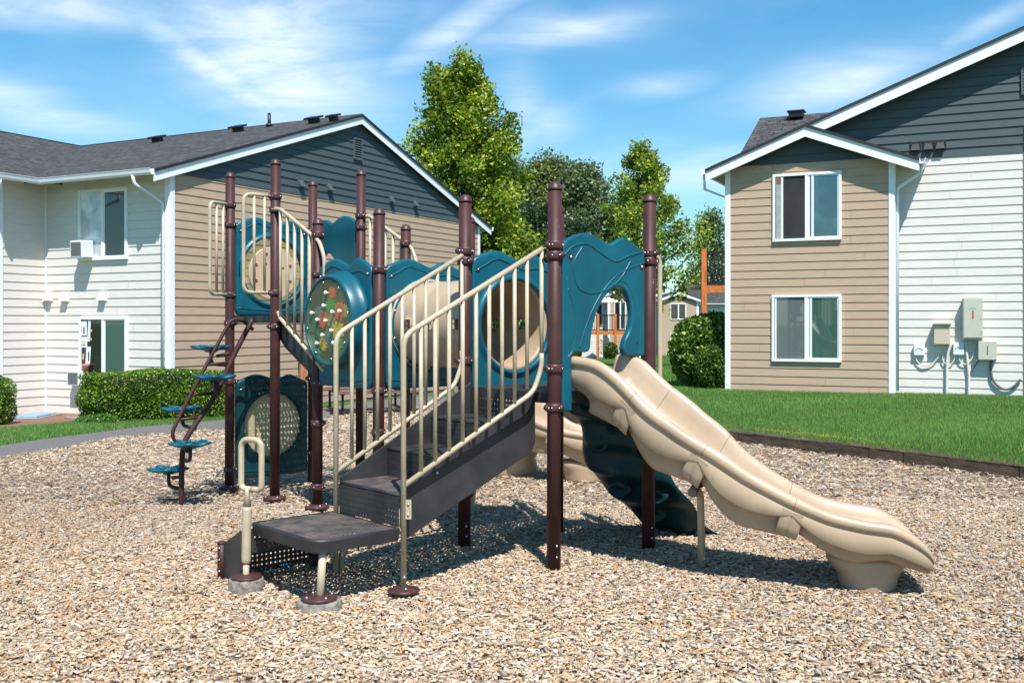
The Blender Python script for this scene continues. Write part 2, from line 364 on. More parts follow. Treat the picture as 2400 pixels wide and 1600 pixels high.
# ------------------------------------------------------------------ terrain
def hchips(x, y):
    w = sstep(2.5, -1.0, x)
    return w*(-.02*clamp(y-7, 0, 8) - .04*clamp(y-15, 0, 6)) + .012*math.sin(x*1.7+.4)*math.sin(y*1.3)*sstep(14, 10, y)
def hlawn(x, y):
    l = -.02*clamp(y-7, 0, 8) - .04*clamp(y-15, 0, 6) - .0125*clamp(y-21, 0, 75)
    r = .14 - .010*clamp(y-12, 0, 11) - .0205*clamp(y-24, 0, 66)
    w = sstep(-.5, 1.4, x) if y < 30 else sstep(30, -10, y)*0 + sstep(-.5, 1.4, x)
    return l*(1-w) + r*w
def G(px, py, h=hchips):
    z = 0
    for _ in range(12):
        d = (CAMH-z)*FPX/(py-HY); x = (px-CX)/FPX*d; z = .5*z + .5*h(x, d)
    return (x, d)
path_in = [G(p, q) for p, q in ((0,1075),(153,1050),(287,1024),(523,1006),(760,979),(920,958),(1060,946))]
path_out = [G(p, q, hlawn) for p, q in ((0,1046),(153,1024),(330,1001),(523,984),(753,957),(901,938),(969,930))]
curb = [G(p, q) for p, q in ((1180,984),(1317,996),(1500,1012),(1730,1038),(2036,1077),(2117,1087),(2388,1124))]
dx = curb[-1][0]-curb[-2][0]; dy = curb[-1][1]-curb[-2][1]
curb += [(curb[-1][0]+dx*1.2, curb[-1][1]+dy*1.25), (12.5, 4.0)]
play = [(-5.2, -5), (-5.3, 3), (-5.6, 8)] + path_in + curb + [(12.5, -5)]
pathpoly = [(-5.2, -5), (-5.3, 3), (-5.6, 8)] + path_in + [(-.6, 28), (.2, 38), (1.2, 52)] + [(.3, 52), (-.8, 38), (-1.7, 28)] + path_out[::-1] + [(-7.0, 11), (-6.9, 7), (-6.5, 3), (-6.4, -5)]

def inpoly(P, X, Y):
    X = np.asarray(X); Y = np.asarray(Y); r = np.zeros(X.shape, bool); n = len(P)
    for i in range(n):
        x1, y1 = P[i]; x2, y2 = P[(i+1) % n]
        c = ((y1 > Y) != (y2 > Y)) & (X < (x2-x1)*(Y-y1)/((y2-y1) or 1e-12)+x1)
        r ^= c
    return r
def densify(P, d=.5):
    out = []
    for i in range(len(P)):
        a = P[i]; b = P[(i+1) % len(P)]; L_ = math.hypot(b[0]-a[0], b[1]-a[1]); n = max(1, int(L_/d))
        for k in range(n): out.append((a[0]+(b[0]-a[0])*k/n, a[1]+(b[1]-a[1])*k/n))
    return out
def sheet(name, poly, hf, dz, m, step=.4, holes=(), extra=None, kind='structure', label=None):
    P = densify(poly, step*1.2); pts = list(P); E = [(i, (i+1) % len(P)) for i in range(len(P))]
    for hl in holes:
        Q = densify(hl, step*1.2); o = len(pts); pts += Q; E += [(o+i, o+(i+1) % len(Q)) for i in range(len(Q))]
    x0, x1 = min(p[0] for p in poly), max(p[0] for p in poly); y0, y1 = min(p[1] for p in poly), max(p[1] for p in poly)
    if extra is None:
        gx, gy = np.meshgrid(np.arange(x0+step*.5, x1, step), np.arange(y0+step*.5, y1, step)); gx = gx.ravel(); gy = gy.ravel()
        k = inpoly(poly, gx, gy)
        pts += list(zip(gx[k], gy[k]))
    else: pts += extra
    vo, eo, fo, *_ = delaunay_2d_cdt([Vector(p) for p in pts], E, [], 0, 1e-4)
    mb = MB(); mb.add([(v.x, v.y, hf(v.x, v.y)+dz) for v in vo])
    cx = np.array([sum(vo[i].x for i in f)/len(f) for f in fo]); cy = np.array([sum(vo[i].y for i in f)/len(f) for f in fo])
    ok = inpoly(poly, cx, cy)
    for hl in holes: ok &= ~inpoly(hl, cx, cy)
    for f, k in zip(fo, ok):
        if k:
            a, b, c = (vo[i] for i in f[:3])
            if (b.x-a.x)*(c.y-a.y)-(b.y-a.y)*(c.x-a.x) < 0: f = f[::-1]
            mb.face(f, True)
    o = obj(name, mb, m, kind=kind)
    if label: o['label'] = label
    return o
sheet('play_area_ground', play, hchips, -.012, M['chipbase'], .35)
sheet('asphalt_path', pathpoly, hlawn, .014, M['asphalt'], .4)
big = [(-3000, -600), (3000, -600), (3000, 4000), (-3000, 4000)]
ex = [(x, y) for x in np.arange(-30, 31, 1.0) for y in np.arange(-6, 60, 1.0)] + [(x, y) for x in np.arange(-150, 151, 15.) for y in list(np.arange(62, 160, 8.))]
ex += [(x, y) for x in range(-2800, 2801, 400) for y in range(-500, 4000, 450) if abs(x) > 200 or y > 300]
ex = [p for p in ex]
def sheet_big():
    P = densify(big, 500); pts = list(P); E = [(i, (i+1) % len(P)) for i in range(len(P))]
    Q = densify(play, .4); o = len(pts); pts += Q; E += [(o+i, o+(i+1) % len(Q)) for i in range(len(Q))]
    X = np.array([p[0] for p in ex]); Y = np.array([p[1] for p in ex]); k = ~inpoly(play, X, Y); pts += [p for p, q in zip(ex, k) if q]
    vo, eo, fo, *_ = delaunay_2d_cdt([Vector(p) for p in pts], E, [], 0, 1e-4)
    mb = MB(); mb.add([(v.x, v.y, hlawn(v.x, v.y)) for v in vo])
    for f in fo:
        cx = sum(vo[i].x for i in f)/len(f); cy = sum(vo[i].y for i in f)/len(f)
        if inpoly(play, [cx], [cy])[0]: continue
        a, b, c = (vo[i] for i in f[:3])
        if (b.x-a.x)*(c.y-a.y)-(b.y-a.y)*(c.x-a.x) < 0: f = f[::-1]
        mb.face(f, True)
    obj('lawn_ground', mb, M['soilgreen'], kind='structure')
sheet_big()
bed = [G(p, q, hlawn) for p, q in ((-150,1012),(40,1003),(150,993),(215,984),(212,968),(115,962),(60,968),(-100,985))]
sheet('bark_bed', bed, hlawn, .02, M['mulchbed'], .3)

# timber edging: one tie after another along the curb
def timber(a, b, i, lab):
    a = Vector((*a, 0)); b = Vector((*b, 0)); d = (b-a).normalized(); n = Vector((-d.y, d.x, 0)); L_ = (b-a).length
    mb = MB(); z0 = -.08; z1 = .155; k = 8; rs = []
    for j in range(k+1):
        p = a + d*(.006 + (L_-.012)*j/k) + n*.07; w = .068+random.uniform(-.003, .003); zz = z1 + random.uniform(-.006, .004)
        rs.append([p-n*w+V3(0,0,z0), p+n*w+V3(0,0,z0), p+n*w+V3(0,0,zz-.01), p+n*(w-.012)+V3(0,0,zz), p-n*(w-.014)+V3(0,0,zz+.001), p-n*w+V3(0,0,zz-.014)])
    mb.rings(rs, smooth=False)
    o = obj('landscape_timber', mb, M['tie'], cat='timber', group='landscape timbers edging the lawn'); o['label'] = lab
tl = []
for i in range(len(curb)-1):
    a, b = curb[i], curb[i+1]; L_ = math.hypot(b[0]-a[0], b[1]-a[1]); n = max(1, round(L_/2.44))
    for k in range(n): tl.append(((a[0]+(b[0]-a[0])*k/n, a[1]+(b[1]-a[1])*k/n), (a[0]+(b[0]-a[0])*(k+1)/n, a[1]+(b[1]-a[1])*(k+1)/n)))
nt_ = len(tl)
for i, (a, b) in enumerate(tl):
    pa = CX+FPX*a[0]/a[1]; pb = CX+FPX*b[0]/b[1]
    if min(pa, pb) > 2420: continue
    if pb < 1330: lab = 'dark timber edging the chips behind the curved background slide'
    elif pb < 1500: lab = 'dark timber edging behind the green climbing wall'
    elif pb < 1800: lab = 'weathered timber edging between the lawn and the big tan slide'
    elif pb < 2080: lab = 'weathered timber edging the lawn below the brown bay of the right building'
    elif pb < 2200: lab = 'short weathered timber edging joined at its left to a longer one, right of the bay'
    else: lab = 'weathered timber edging at the right edge of the photo, nearest the camera'
    timber(a, b, i, lab)

# ------------------------------------------------------------------ scattered small stuff: chips and blades
def tinted(name, V_, F_, k, C_, m, kind='stuff', parent=None, label=None, cat=None):
    me = bpy.data.meshes.new(name); nf = len(F_)
    me.vertices.add(len(V_)); me.vertices.foreach_set('co', V_.astype(np.float32).ravel())
    me.loops.add(nf*k); me.loops.foreach_set('vertex_index', F_.astype(np.int32).ravel())
    me.polygons.add(nf); me.polygons.foreach_set('loop_start', np.arange(0, nf*k, k, dtype=np.int32)); me.polygons.foreach_set('loop_total', np.full(nf, k, dtype=np.int32))
    at = me.color_attributes.new('tint', 'FLOAT_COLOR', 'CORNER')
    c4 = np.ones((nf, 4), np.float32); c4[:, :3] = C_; at.data.foreach_set('color', np.repeat(c4, k, axis=0).ravel())
    me.materials.append(m); me.update(); me.validate()
    o = bpy.data.objects.new(name, me); COL.objects.link(o)
    if kind: o['kind'] = kind
    if label: o['label'] = label
    if cat: o['category'] = cat
    if parent is not None: o.parent = parent; o.matrix_parent_inverse = ROOTM[topof(parent)]
    return o
def vnoise(X, Y, s, seed=0):
    r = np.zeros_like(X)
    rs = np.random.RandomState(seed)
    for k in range(7):
        a = rs.uniform(0, 2*PI); f = s*rs.uniform(.6, 2.2); r += np.sin((X*math.cos(a)+Y*math.sin(a))*f + rs.uniform(0, 6.28))
    return r/7
hchips_v = np.vectorize(hchips); hlawn_v = np.vectorize(hlawn)
def frustum_points(dens, d0, d1, poly, margin=1.12, left=-.5, right=.5, excl=()):
    w0 = max(abs(left), abs(right))*d1*margin; n = int(dens*(right-left)*margin*d1*(d1-d0))
    y = np.random.uniform(d0, d1, n); a = np.random.uniform(left*margin, right*margin, n)*d1; k = (a > left*margin*y) & (a < right*margin*y)
    x = a[k]; y = y[k]
    if poly is not None: k = inpoly(poly, x, y); x, y = x[k], y[k]
    for e in excl: k = ~inpoly(e, x, y); x, y = x[k], y[k]
    return x, y
def chips(dens, d0, d1, ls, box):
    x, y = frustum_points(dens, d0, d1, play); n = len(x)
    thin = vnoise(x, y, 1.1, 3) + .6*vnoise(x, y, 4, 5)
    k = np.random.rand(n) < np.clip(1.05 - np.clip(thin-.25, 0, 1)*1.1, .3, 1); x, y = x[k], y[k]; n = len(x)
    z = hchips_v(x, y) + np.random.rand(n)**1.3*.024*ls**.5 + .014*vnoise(x, y, 9, 8)
    L_ = (.007+.025*np.random.rand(n)**1.7)*ls; W_ = (.003+.0085*np.random.rand(n)**1.7)*ls; T_ = (.0015+.0025*np.random.rand(n))
    a = np.random.uniform(0, 2*PI, n); ti = np.random.normal(0, .17, n); ro = np.random.normal(0, .24, n)
    ux = np.stack([np.cos(a)*np.cos(ti), np.sin(a)*np.cos(ti), np.sin(ti)], 1)
    up = np.stack([np.zeros(n), np.zeros(n), np.ones(n)], 1); vy = np.cross(up, ux); vy /= np.linalg.norm(vy, axis=1)[:, None]; wz = np.cross(ux, vy)
    v2 = vy*np.cos(ro)[:, None] + wz*np.sin(ro)[:, None]; w2 = np.cross(ux, v2)
    c = np.stack([x, y, z], 1); U = ux*L_[:, None]; Vv = v2*W_[:, None]; Wv = w2*T_[:, None]
    j = lambda: np.random.uniform(.35, 1.0, n)[:, None]
    j1, j2, j3, j4 = j(), j(), j(), j(); e1 = np.random.uniform(.75, 1.1, n)[:, None]; e2 = np.random.uniform(.75, 1.1, n)[:, None]
    bow = w2*(np.random.uniform(-.15, .15, n)*L_)[:, None]
    top = [c-U*e1-Vv*j1+Wv, c+U*e2-Vv*j2+Wv, c+U*e1+Vv*j3+Wv, c-U*e2+Vv*j4+Wv]
    pal = np.array([(.55, .465, .375), (.47, .365, .27), (.67, .60, .52), (.55, .35, .18), (.36, .265, .19), (.43, .39, .35), (.18, .125, .085), (.58, .42, .27), (.60, .52, .42)])
    warm = np.clip(vnoise(x, y, .9, 12)*.9 + .8*vnoise(x, y, 3.1, 14), -.6, .9)
    pr = np.array([.22, .17, .13, .06, .10, .10, .05, .08, .09]); idx = np.random.choice(len(pal), n, p=pr)
    lowleft = np.clip((-.3-x)*.5, 0, 1)*np.clip((9-y)*.4, 0, 1)
    sw = (np.random.rand(n) < np.clip(warm*.22+lowleft*.20, 0, .40)); idx[sw] = np.random.choice([3, 7, 1], sw.sum())
    damp = 1-.16*np.clip(vnoise(x, y, .7, 41)*1.6, -.7, 1)
    C = pal[idx]*np.array([.985, .93, .865])*(np.random.uniform(.60, 1.06, n)*damp)[:, None]
    ii = np.arange(n)*(8 if box else 4)
    if box:
        bot = [p-Wv*2.2 for p in top]; V_ = np.stack(top+bot, 1).reshape(-1, 3)
        F_ = np.stack([np.stack([ii+q for q in f], 1) for f in ((0,1,2,3),(4,5,1,0),(5,6,2,1),(6,7,3,2),(7,4,0,3))], 1).reshape(-1, 4); C_ = np.repeat(C, 5, axis=0)
    else:
        V_ = np.stack(top, 1).reshape(-1, 3); F_ = np.stack([ii, ii+1, ii+2, ii+3], 1); C_ = C
    return V_, F_, C_
Vn, Fn, Cn = chips(4500, 4.2, 9.0, .95, True); Vf, Ff, Cf = chips(1650, 9.0, 15.5, 1.35, False); Vg, Fg, Cg = chips(700, 15.5, 25, 1.9, False)
V_ = np.concatenate([Vn, Vf, Vg]); F_ = np.concatenate([Fn, Ff+len(Vn), Fg+len(Vn)+len(Vf)]); C_ = np.concatenate([Cn, Cf, Cg])
tinted('wood_chips', V_, F_, 4, C_, M['chip'], label='loose light wood chips covering the playground floor')

def blades(parts, poly_ex=(), name='lawn_grass', label=''):
    VV = []; CC = []
    for dens, d0, d1, l, r, hgt, wid, poly in parts:
        x, y = frustum_points(dens, d0, d1, poly, 1.05, l, r, poly_ex); n = len(x); z = hlawn_v(x, y)
        pn = vnoise(x, y, .9, 21) + .5*vnoise(x, y, 3.3, 22)
        h = hgt*np.random.uniform(.45, 1.35, n)*(1+.35*pn); a = np.random.uniform(0, 2*PI, n); w = wid*np.random.uniform(.6, 1.3, n)
        le = h*np.random.uniform(.1, .75, n); b = np.random.uniform(0, 2*PI, n)
        p0 = np.stack([x-np.cos(a)*w, y-np.sin(a)*w, z-.004], 1); p1 = np.stack([x+np.cos(a)*w, y+np.sin(a)*w, z-.004], 1); p2 = np.stack([x+np.cos(b)*le, y+np.sin(b)*le, z+h], 1)
        VV.append(np.stack([p0, p1, p2], 1).reshape(-1, 3))
        c = np.array([(.130, .262, .060)])*np.ones((n, 1))*np.random.uniform(.45, 1.5, n)[:, None]*(1+.34*pn+.18*vnoise(x, y, .35, 60))[:, None]
        ed = np.full(n, 9.)
        for s1, s2 in zip(curb[:-1], curb[1:]):
            vx, vy = s2[0]-s1[0], s2[1]-s1[1]; tt = np.clip(((x-s1[0])*vx+(y-s1[1])*vy)/(vx*vx+vy*vy), 0, 1); ed = np.minimum(ed, np.hypot(x-s1[0]-tt*vx, y-s1[1]-tt*vy))
        edge = np.exp(-ed/.28); p2[:, 2] += h*edge*.9; p2[:, 0] += -.02*edge*np.random.rand(n); p2[:, 1] -= .05*edge*np.random.rand(n)
        dry = np.random.rand(n) < .05+.16*np.clip(vnoise(x, y, 1.7, 30), 0, 1)+.30*edge; c[dry] = np.array([.26, .24, .09])*np.random.uniform(.6, 1.2, dry.sum())[:, None]
        if len(poly_ex) == 0 or True:
            plain_green = np.random.rand(n) < .12; c[plain_green] = np.array([.14, .27, .05])  # random blades set to one plain green
        CC.append(np.clip(c, .005, .9))
    V_ = np.concatenate(VV); n = len(V_)//3; F_ = np.arange(n*3).reshape(-1, 3)
    tinted(name, V_, F_, 3, np.concatenate(CC), M['blade'], label=label)
blades([(5200, 9.5, 16, .03, .5, .055, .0036, None), (2900, 16, 25, .03, .5, .055, .005, None), (260, 25, 60, .0, .30, .08, .012, None), (80, 60, 110, -.05, .25, .11, .02, None)],
       [play, pathpoly], 'lawn_grass', 'bright mown grass on the lawn right of the playground')
blades([(3200, 13, 26, -.5, -.03, .055, .005, None)], [play, pathpoly, bed], 'verge_grass', 'mown grass strip between the path and the left building')
n_ = 420; u_ = np.clip(np.random.normal(.45, .17, n_) + .05*np.sin(np.random.rand(n_)*40), 0, 1); ca0 = curb[3]; cb0 = curb[5]; px_ = ca0[0]+(cb0[0]-ca0[0])*(u_*1.5-.2)+.1+np.abs(np.random.normal(0, .13, n_)); py_ = ca0[1]+(cb0[1]-ca0[1])*(u_*1.5-.2)+.16+np.abs(np.random.normal(0, .16, n_))
pz_ = hlawn_v(px_, py_)+.035+np.random.rand(n_)*.02; a_ = np.random.rand(n_)*6.28; sz = .008
kp = vnoise(px_, py_, 9, 91) > -.12
pz_ = np.where(kp, pz_, -5.0)
P4 = np.stack([np.stack([px_+sz*np.cos(a_+k*PI/2), py_+sz*np.sin(a_+k*PI/2), pz_+.004*(k % 2)], 1) for k in range(4)], 1).reshape(-1, 3)
tinted('fallen_petals', P4, np.arange(n_*4).reshape(-1, 4), 4, np.array([.72, .60, .06])*np.random.uniform(.6, 1.1, n_)[:, None], M['chip'], label='tiny yellow fallen petals in the grass along the timber edging')
# ------------------------------------------------------------------ the play structure
A0 = Vector((.262, 6.44, 0)); DA = Vector((.75, .661, 0)).normalized(); DB = Vector((-.661, .75, 0)).normalized(); UP = Vector((0, 0, 1))
def S(a, b, z=0): return A0 + DA*a + DB*b + UP*z
PS = root('playground_structure', S(.45, 2.2, 0), 'maroon posted playground climbing set with teal panels, tan slides and dark steps on wood chips', 'playground set')
B = [0, .90, 1.96, 2.87, 3.60, 4.49]; W = .90; R = .0445
Z1, Z2 = 1.12, 1.63

def post(a, b, h, rings_, flange=False, label=None, lean=.008):
    p = S(a, b); g = hchips(p.x, p.y); mb = MB(); n = V3(lean, 0, 0)
    mb.tube([p+UP*(g-.05), p+n*.5+UP*((h+g)/2), p+n+UP*(h-.045)], R, 20)
    # seam where the post is spliced
    o = obj('post', mb, M['post'], PS, label=label)
    c = MB(); q = p + n*1.0 + UP*(h-.05)
    c.lathe(q, [(R+.004, 0), (R+.005, .012), (R+.002, .016), (R*.93, .030), (R*.72, .045), (R*.38, .053), (.002, .056)], 20)
    obj('post_cap', c, M['postcap'], o)
    for z, ears in rings_:
        c = MB(); q = p + n*(z/h) + UP*z
        c.lathe(q, [(R+.002, -.027), (R+.009, -.024), (R+.011, -.012), (R+.011, .012), (R+.009, .024), (R+.002, .027)], 20)
        for e in ears:
            v = (DA*math.cos(e)+DB*math.sin(e)); cc = q+v*(R+.022)
            t = Vector((-v.y, v.x, 0))
            c.cur = 0; c.tube([cc-t*.010-v*.01, cc+t*.010-v*.01], .021, 10); c.tube([cc-t*.016-v*.005, cc+t*.016-v*.005], .016, 10)
            c.cur = 1; c.sphere(cc + t*.016 - v*.004, .007, 6, 4); c.sphere(cc - t*.016 - v*.004, .007, 6, 4); c.cur = 0
        c.cur = 1
        for e in (-2.6, -1.2): c.sphere(q + (DA*math.cos(e)+DB*math.sin(e))*(R+.011), .006, 6, 4)
        obj('collar', c, [M['postcap'], M['bolt']], o)
    if flange:
        c = MB(); q = p + UP*(g+.048)
        c.lathe(q, [(.10, -.022), (.103, 0), (.10, .008), (R+.012, .012), (R+.008, .02), (R, .022)], 24)
        c.cur = 1
        for e in range(4): c.sphere(q + V3(math.cos(e*1.57+.5), math.sin(e*1.57+.5), 0)*.08 + UP*.012, .009, 6, 4)
        obj('base_flange', c, [M['postcap'], M['bolt']], o)
    else:
        c = MB()
        for z in (.09, .16): c.sphere(p + UP*(g+z) + V3(.018, -R*.93, 0), .008, 6, 4); 
        obj('anchor_bolt', c, M['bolt'], o)
    return o
EA, EB = 0.0, PI/2     # toward +a, +b
post(0, 0, 2.445, [(2.05, (EB, PI)), (1.985, (0, EB, -EB)), (1.275, (PI,)), (1.03, (0, EB, PI, -EB))])
post(W, 0, 2.44, [(2.04, (PI, -EB)), (1.985, (0, EB)), (1.03, (0, EB, PI))])
post(0, B[1], 2.448, [(2.06, (PI, 0)), (1.99, (0, -EB)), (1.30, (PI,)), (1.03, (0, -EB)), (.375, (PI, -EB, 0))])
post(W, B[1], 2.44, [(1.99, (PI, -EB)), (1.03, (PI, -EB))])
post(0, B[2], 2.445, [(1.975, (0, EB)), (1.04, (0, EB)), (.72, (EB,))])
post(W, B[2], 2.44, [(1.99, (PI,)), (1.04, (PI, EB))])
post(0, B[3], 2.435, [(2.30, (EB,)), (1.97, (-EB,)), (1.06, (-EB, 0)), (.72, (0,)), (.19, (0, EB))], True)
post(W, B[3], 2.44, [(2.27, (EB,)), (1.06, (-EB, PI))])
post(0, B[4], 3.02, [(2.69, (PI,)), (2.57, (-EB,)), (1.83, (PI,)), (1.53, (0, EB, -EB, PI))], True)
post(W, B[4], 3.01, [(2.58, (-EB,)), (2.47, (EB,)), (1.53, (PI, EB))])
post(0, B[5], 3.00, [(2.69, (PI,)), (2.50, (0,)), (1.83, (PI,)), (1.56, (0, -EB)), (1.0, (0,)), (.16, (0, -EB))], True)
post(W, B[5], 3.00, [(2.50, (PI, -EB)), (1.56, (PI, -EB)), (1.0, (PI,)), (.25, (PI,))])

# --- decks: perforated plate on a frame
def perf(mb, o, u, v, lu, lv, pitch=.036, hole=.013, t=.004):
    """plate with square perforations spanning o + u*[0,lu] + v*[0,lv]"""
    o, u, v = Vector(o), Vector(u).normalized(), Vector(v).normalized(); n = u.cross(v).normalized()
    nu = max(1, int(lu/pitch)); nv = max(1, int(lv/pitch)); pu = lu/nu; pv = lv/nv; h = hole/2
    for i in range(nu):
        for j in range(nv):
            c = o + u*(pu*(i+.5)) + v*(pv*(j+.5))
            a = [c-u*pu/2-v*pv/2, c+u*pu/2-v*pv/2, c+u*pu/2+v*pv/2, c-u*pu/2+v*pv/2]
            b = [c-u*h-v*h, c+u*h-v*h, c+u*h+v*h, c-u*h+v*h]
            k = mb.add(a+b)
            for q in range(4): mb.face((k+q, k+(q+1) % 4, k+4+(q+1) % 4, k+4+q))
            m = mb.add([p-n*t for p in b])
            for q in range(4): mb.face((k+4+q, k+4+(q+1) % 4, m+(q+1) % 4, m+q))
def deck(b0, b1, z, a0=.0, a1=W):
    mb = MB(); o = S(a0+.02, b0+.02, z)
    perf(mb, o, DA, DB, a1-a0-.04, b1-b0-.04)
    for (p, q) in ((S(a0+.045, b0+.02, z-.035), S(a1-.045, b0+.02, z-.035)), (S(a0+.045, b1-.02, z-.035), S(a1-.045, b1-.02, z-.035)), (S(a0+.02, b0+.045, z-.035), S(a0+.02, b1-.045, z-.035)), (S(a1-.02, b0+.045, z-.035), S(a1-.02, b1-.045, z-.035))):
        d = (q-p)/2; n = UP.cross(d).normalized()
        mb.box((p+q)/2, d, n*.014, UP*.033)
    return obj('deck', mb, M['deck'], PS)
deck(B[0], B[1], Z1); deck(B[2], B[3], Z1); deck(B[4], B[5], Z2)

# --- stairs from the first deck down toward -a
def stair_block():
    root_ = MB(); b0, b1 = .17, .83
    levels = [(-1.05, -.70, .58), (-.70, -.35, .76), (-.35, -.012, .94)]
    for side in (b0, b1):                     # closed side stringers
        s = 1 if side == b0 else -1
        pts = [(-1.05, .385), (-1.05, .60), (-.70, .60) if False else (-1.05, .60), (-1.0, .625), (0, 1.155), (.0, .80), (-.03, .74), (-1.0, .32)]
        P = [S(a, side, z) for a, z in pts]
        root_.slab(P if s > 0 else P[::-1], .012, -DB*s*1.0 if s > 0 else DB)
    o = obj('stair_stringer', root_, M['deck'], PS, bevel=.004)
    for i, (a0, a1, z) in enumerate(levels):
        mb = MB(); perf(mb, S(a0, b0+.014, z), DA, DB, a1-a0, b1-b0-.028, .030, .011)
        mb.cur = 0
        t = obj('step', mb, M['deck_top'] if i == 0 else M['deck'], PS)
        r = MB(); zl = (.39, .58, .76)[i]
        perf(r, S(a0-.002, b1-.014, zl), -DB, UP, b1-b0-.028, z-zl-.02, .029, .0085)
        r.tube([S(a0+.008, b0+.014, z-.010), S(a0+.008, b1-.014, z-.010)], .011, 8)
        obj('riser', r, M['deck'], t)
    r = MB(); perf(r, S(-.012, b1-.014, .94), -DB, UP, b1-b0-.028, .16, .030, .011)
    obj('riser', r, M['deck'], PS)
    bolts = MB()
    for a, z in ((-.80, .70), (-.55, .87), (-.42, .94), (-.25, 1.03), (-.12, 1.09)):
        bolts.sphere(S(a, .155, z-.02), .010, 6, 4)
    obj('bolt', bolts, M['bolt'], o)
stair_block()

# --- low transfer platform with its lower step
def platform():
    z = .385; a0, a1, b0, b1 = -1.60, -1.055, .18, .90
    mb = MB()
    # rounded front corner outline
    out = [S(a1, b0, z), S(a1, b1, z), S(a0, b1, z)]
    out2 = fillet([S(a0, b1, z), S(a0, b0, z), S(a1, b0, z)], .11, 6)
    ring = [S(a1, b1, z)] + out2
    ring = ring[:-1] + [S(a1, b0, z)]
    k = len(ring)
    top = ring; inner = [S(-1.3275, .54, z) + (p - S(-1.3275, .54, z))*.955 for p in ring]
    low = [p - UP*.075 + (S(-1.3275, .54, z)-p)*.012 for p in ring]; mid = [p-UP*.012 + (p-S(-1.3275, .54, z))*.015 for p in ring]
    n = mb.add(inner + [p for p in top] + mid + low + [p*1.0 + (S(-1.3275, .54, z)-p)*.05 for p in low])
    for r_ in range(4):
        for j in range(k): a = n+r_*k+j; b = n+r_*k+(j+1) % k; mb.face((a, b, b+k, a+k), r_ in (0, 1))
    mb.cur = 1
    perf(mb, S(a0+.045, b0+.05, z-.001), DA, DB, a1-a0-.065, b1-b0-.075, .030, .011)
    # fill between plate and rim
    mb.cur = 1
    for (p, q, r_, t) in ((S(a0+.012, b0+.05, z-.002), S(a0+.045, b0+.05, z-.002), S(a0+.045, b1-.02, z-.002), S(a0+.012, b1-.02, z-.002)),
                        (S(a0+.05, b0+.012, z-.002), S(a1-.01, b0+.012, z-.002), S(a1-.01, b0+.05, z-.002), S(a0+.05, b0+.05, z-.002)),
                        (S(a0+.01, b1-.026, z-.002), S(a1-.01, b1-.026, z-.002), S(a1-.01, b1-.01, z-.002), S(a0+.01, b1-.01, z-.002)),
                        (S(a1-.021, b0+.05, z-.003), S(a1, b0+.05, z-.003), S(a1, b1-.01, z-.003), S(a1-.021, b1-.01, z-.003))): mb.quad(p, q, r_, t)
    o = obj('transfer_platform', mb, [M['deck'], M['deck_top']], PS, label='low dusty brown platform at the foot of the steps')
    # lower step on the far side
    st = MB()
    for a in (a0-.035, a1):
        P = [S(a, .905, .36), S(a, 1.19, .215), S(a, 1.19, .0), S(a, 1.14, -.02), S(a, .905, .13)]
        st.slab(P, .01, DA)
    perf(st, S(a0-.03, .905, .20), DA, DB, a1-a0+.02, .27, .030, .011)
    perf(st, S(a0-.03, 1.178, .01), DA, UP, a1-a0+.02, .18, .030, .011)
    perf(st, S(a0-.03, .905, .205), DA, UP, a1-a0+.02, .14, .030, .011)
    obj('lower_step', st, M['deck'], o)
    pp = MB(); pp.tube([S(a0-.045, 1.215, -.05), S(a0-.045, 1.215, .215)], .026, 12); pp.lathe(S(a0-.045, 1.215, .215), [(.028, 0), (.026, .008), (.012, .014), (.001, .016)], 12)
    pp.cur = 1
    for z_ in (.05, .12, .19): pp.sphere(S(a0-.068, 1.20, z_), .007, 6, 4)
    obj('short_post', pp, [M['post'], M['bolt']], o)
    # legs of the platform
    for (a, b, base) in ((-1.535, .235, True), (-1.0, .87, False)):
        lg = MB(); p = S(a, b); zb = -.02; lg.tube([p+UP*zb+V3(-.01, 0, 0), p+UP*(z-.07)+V3(.01, 0, 0)], .0215, 14)
        l = obj('leg', lg, M['rail'], o)
        if base:
            c = MB(); c.lathe(p+V3(-.01,0,.058), [(.098, -.012), (.10, .004), (.095, .010), (.03, .012), (.024, .02)], 26); c.cur = 1
            for e in (.6, 2.2, 3.8, 5.4): c.sphere(p+V3(-.01+.075*math.cos(e), .075*math.sin(e), .070), .009, 6, 4)
            obj('base_flange', c, [M['postcap'], M['bolt']], l)
            rough_puck(p+V3(-.01, .005, -.03), .125, .078, l)
def rough_puck(c, r, h, parent):
    mb = MB(); seg = 40; rs = []
    prof = [(1.0, -.03), (1.01, 0), (1.0, h*.5), (.97, h*.9), (.92, h), (.5, h+.002), (.02, h+.002)]
    for f, z in prof:
        rs.append([Vector(c)+V3(math.cos(2*PI*j/seg), math.sin(2*PI*j/seg), 0)*(r*f*(1+.035*math.sin(j*2.3+z*80)*math.sin(j*.9)+random.uniform(-.012, .012))) + UP*(z+random.uniform(-.002, .002)) for j in range(seg)])
    mb.rings(rs); obj('concrete_footing', mb, M['concrete'], parent)
platform()

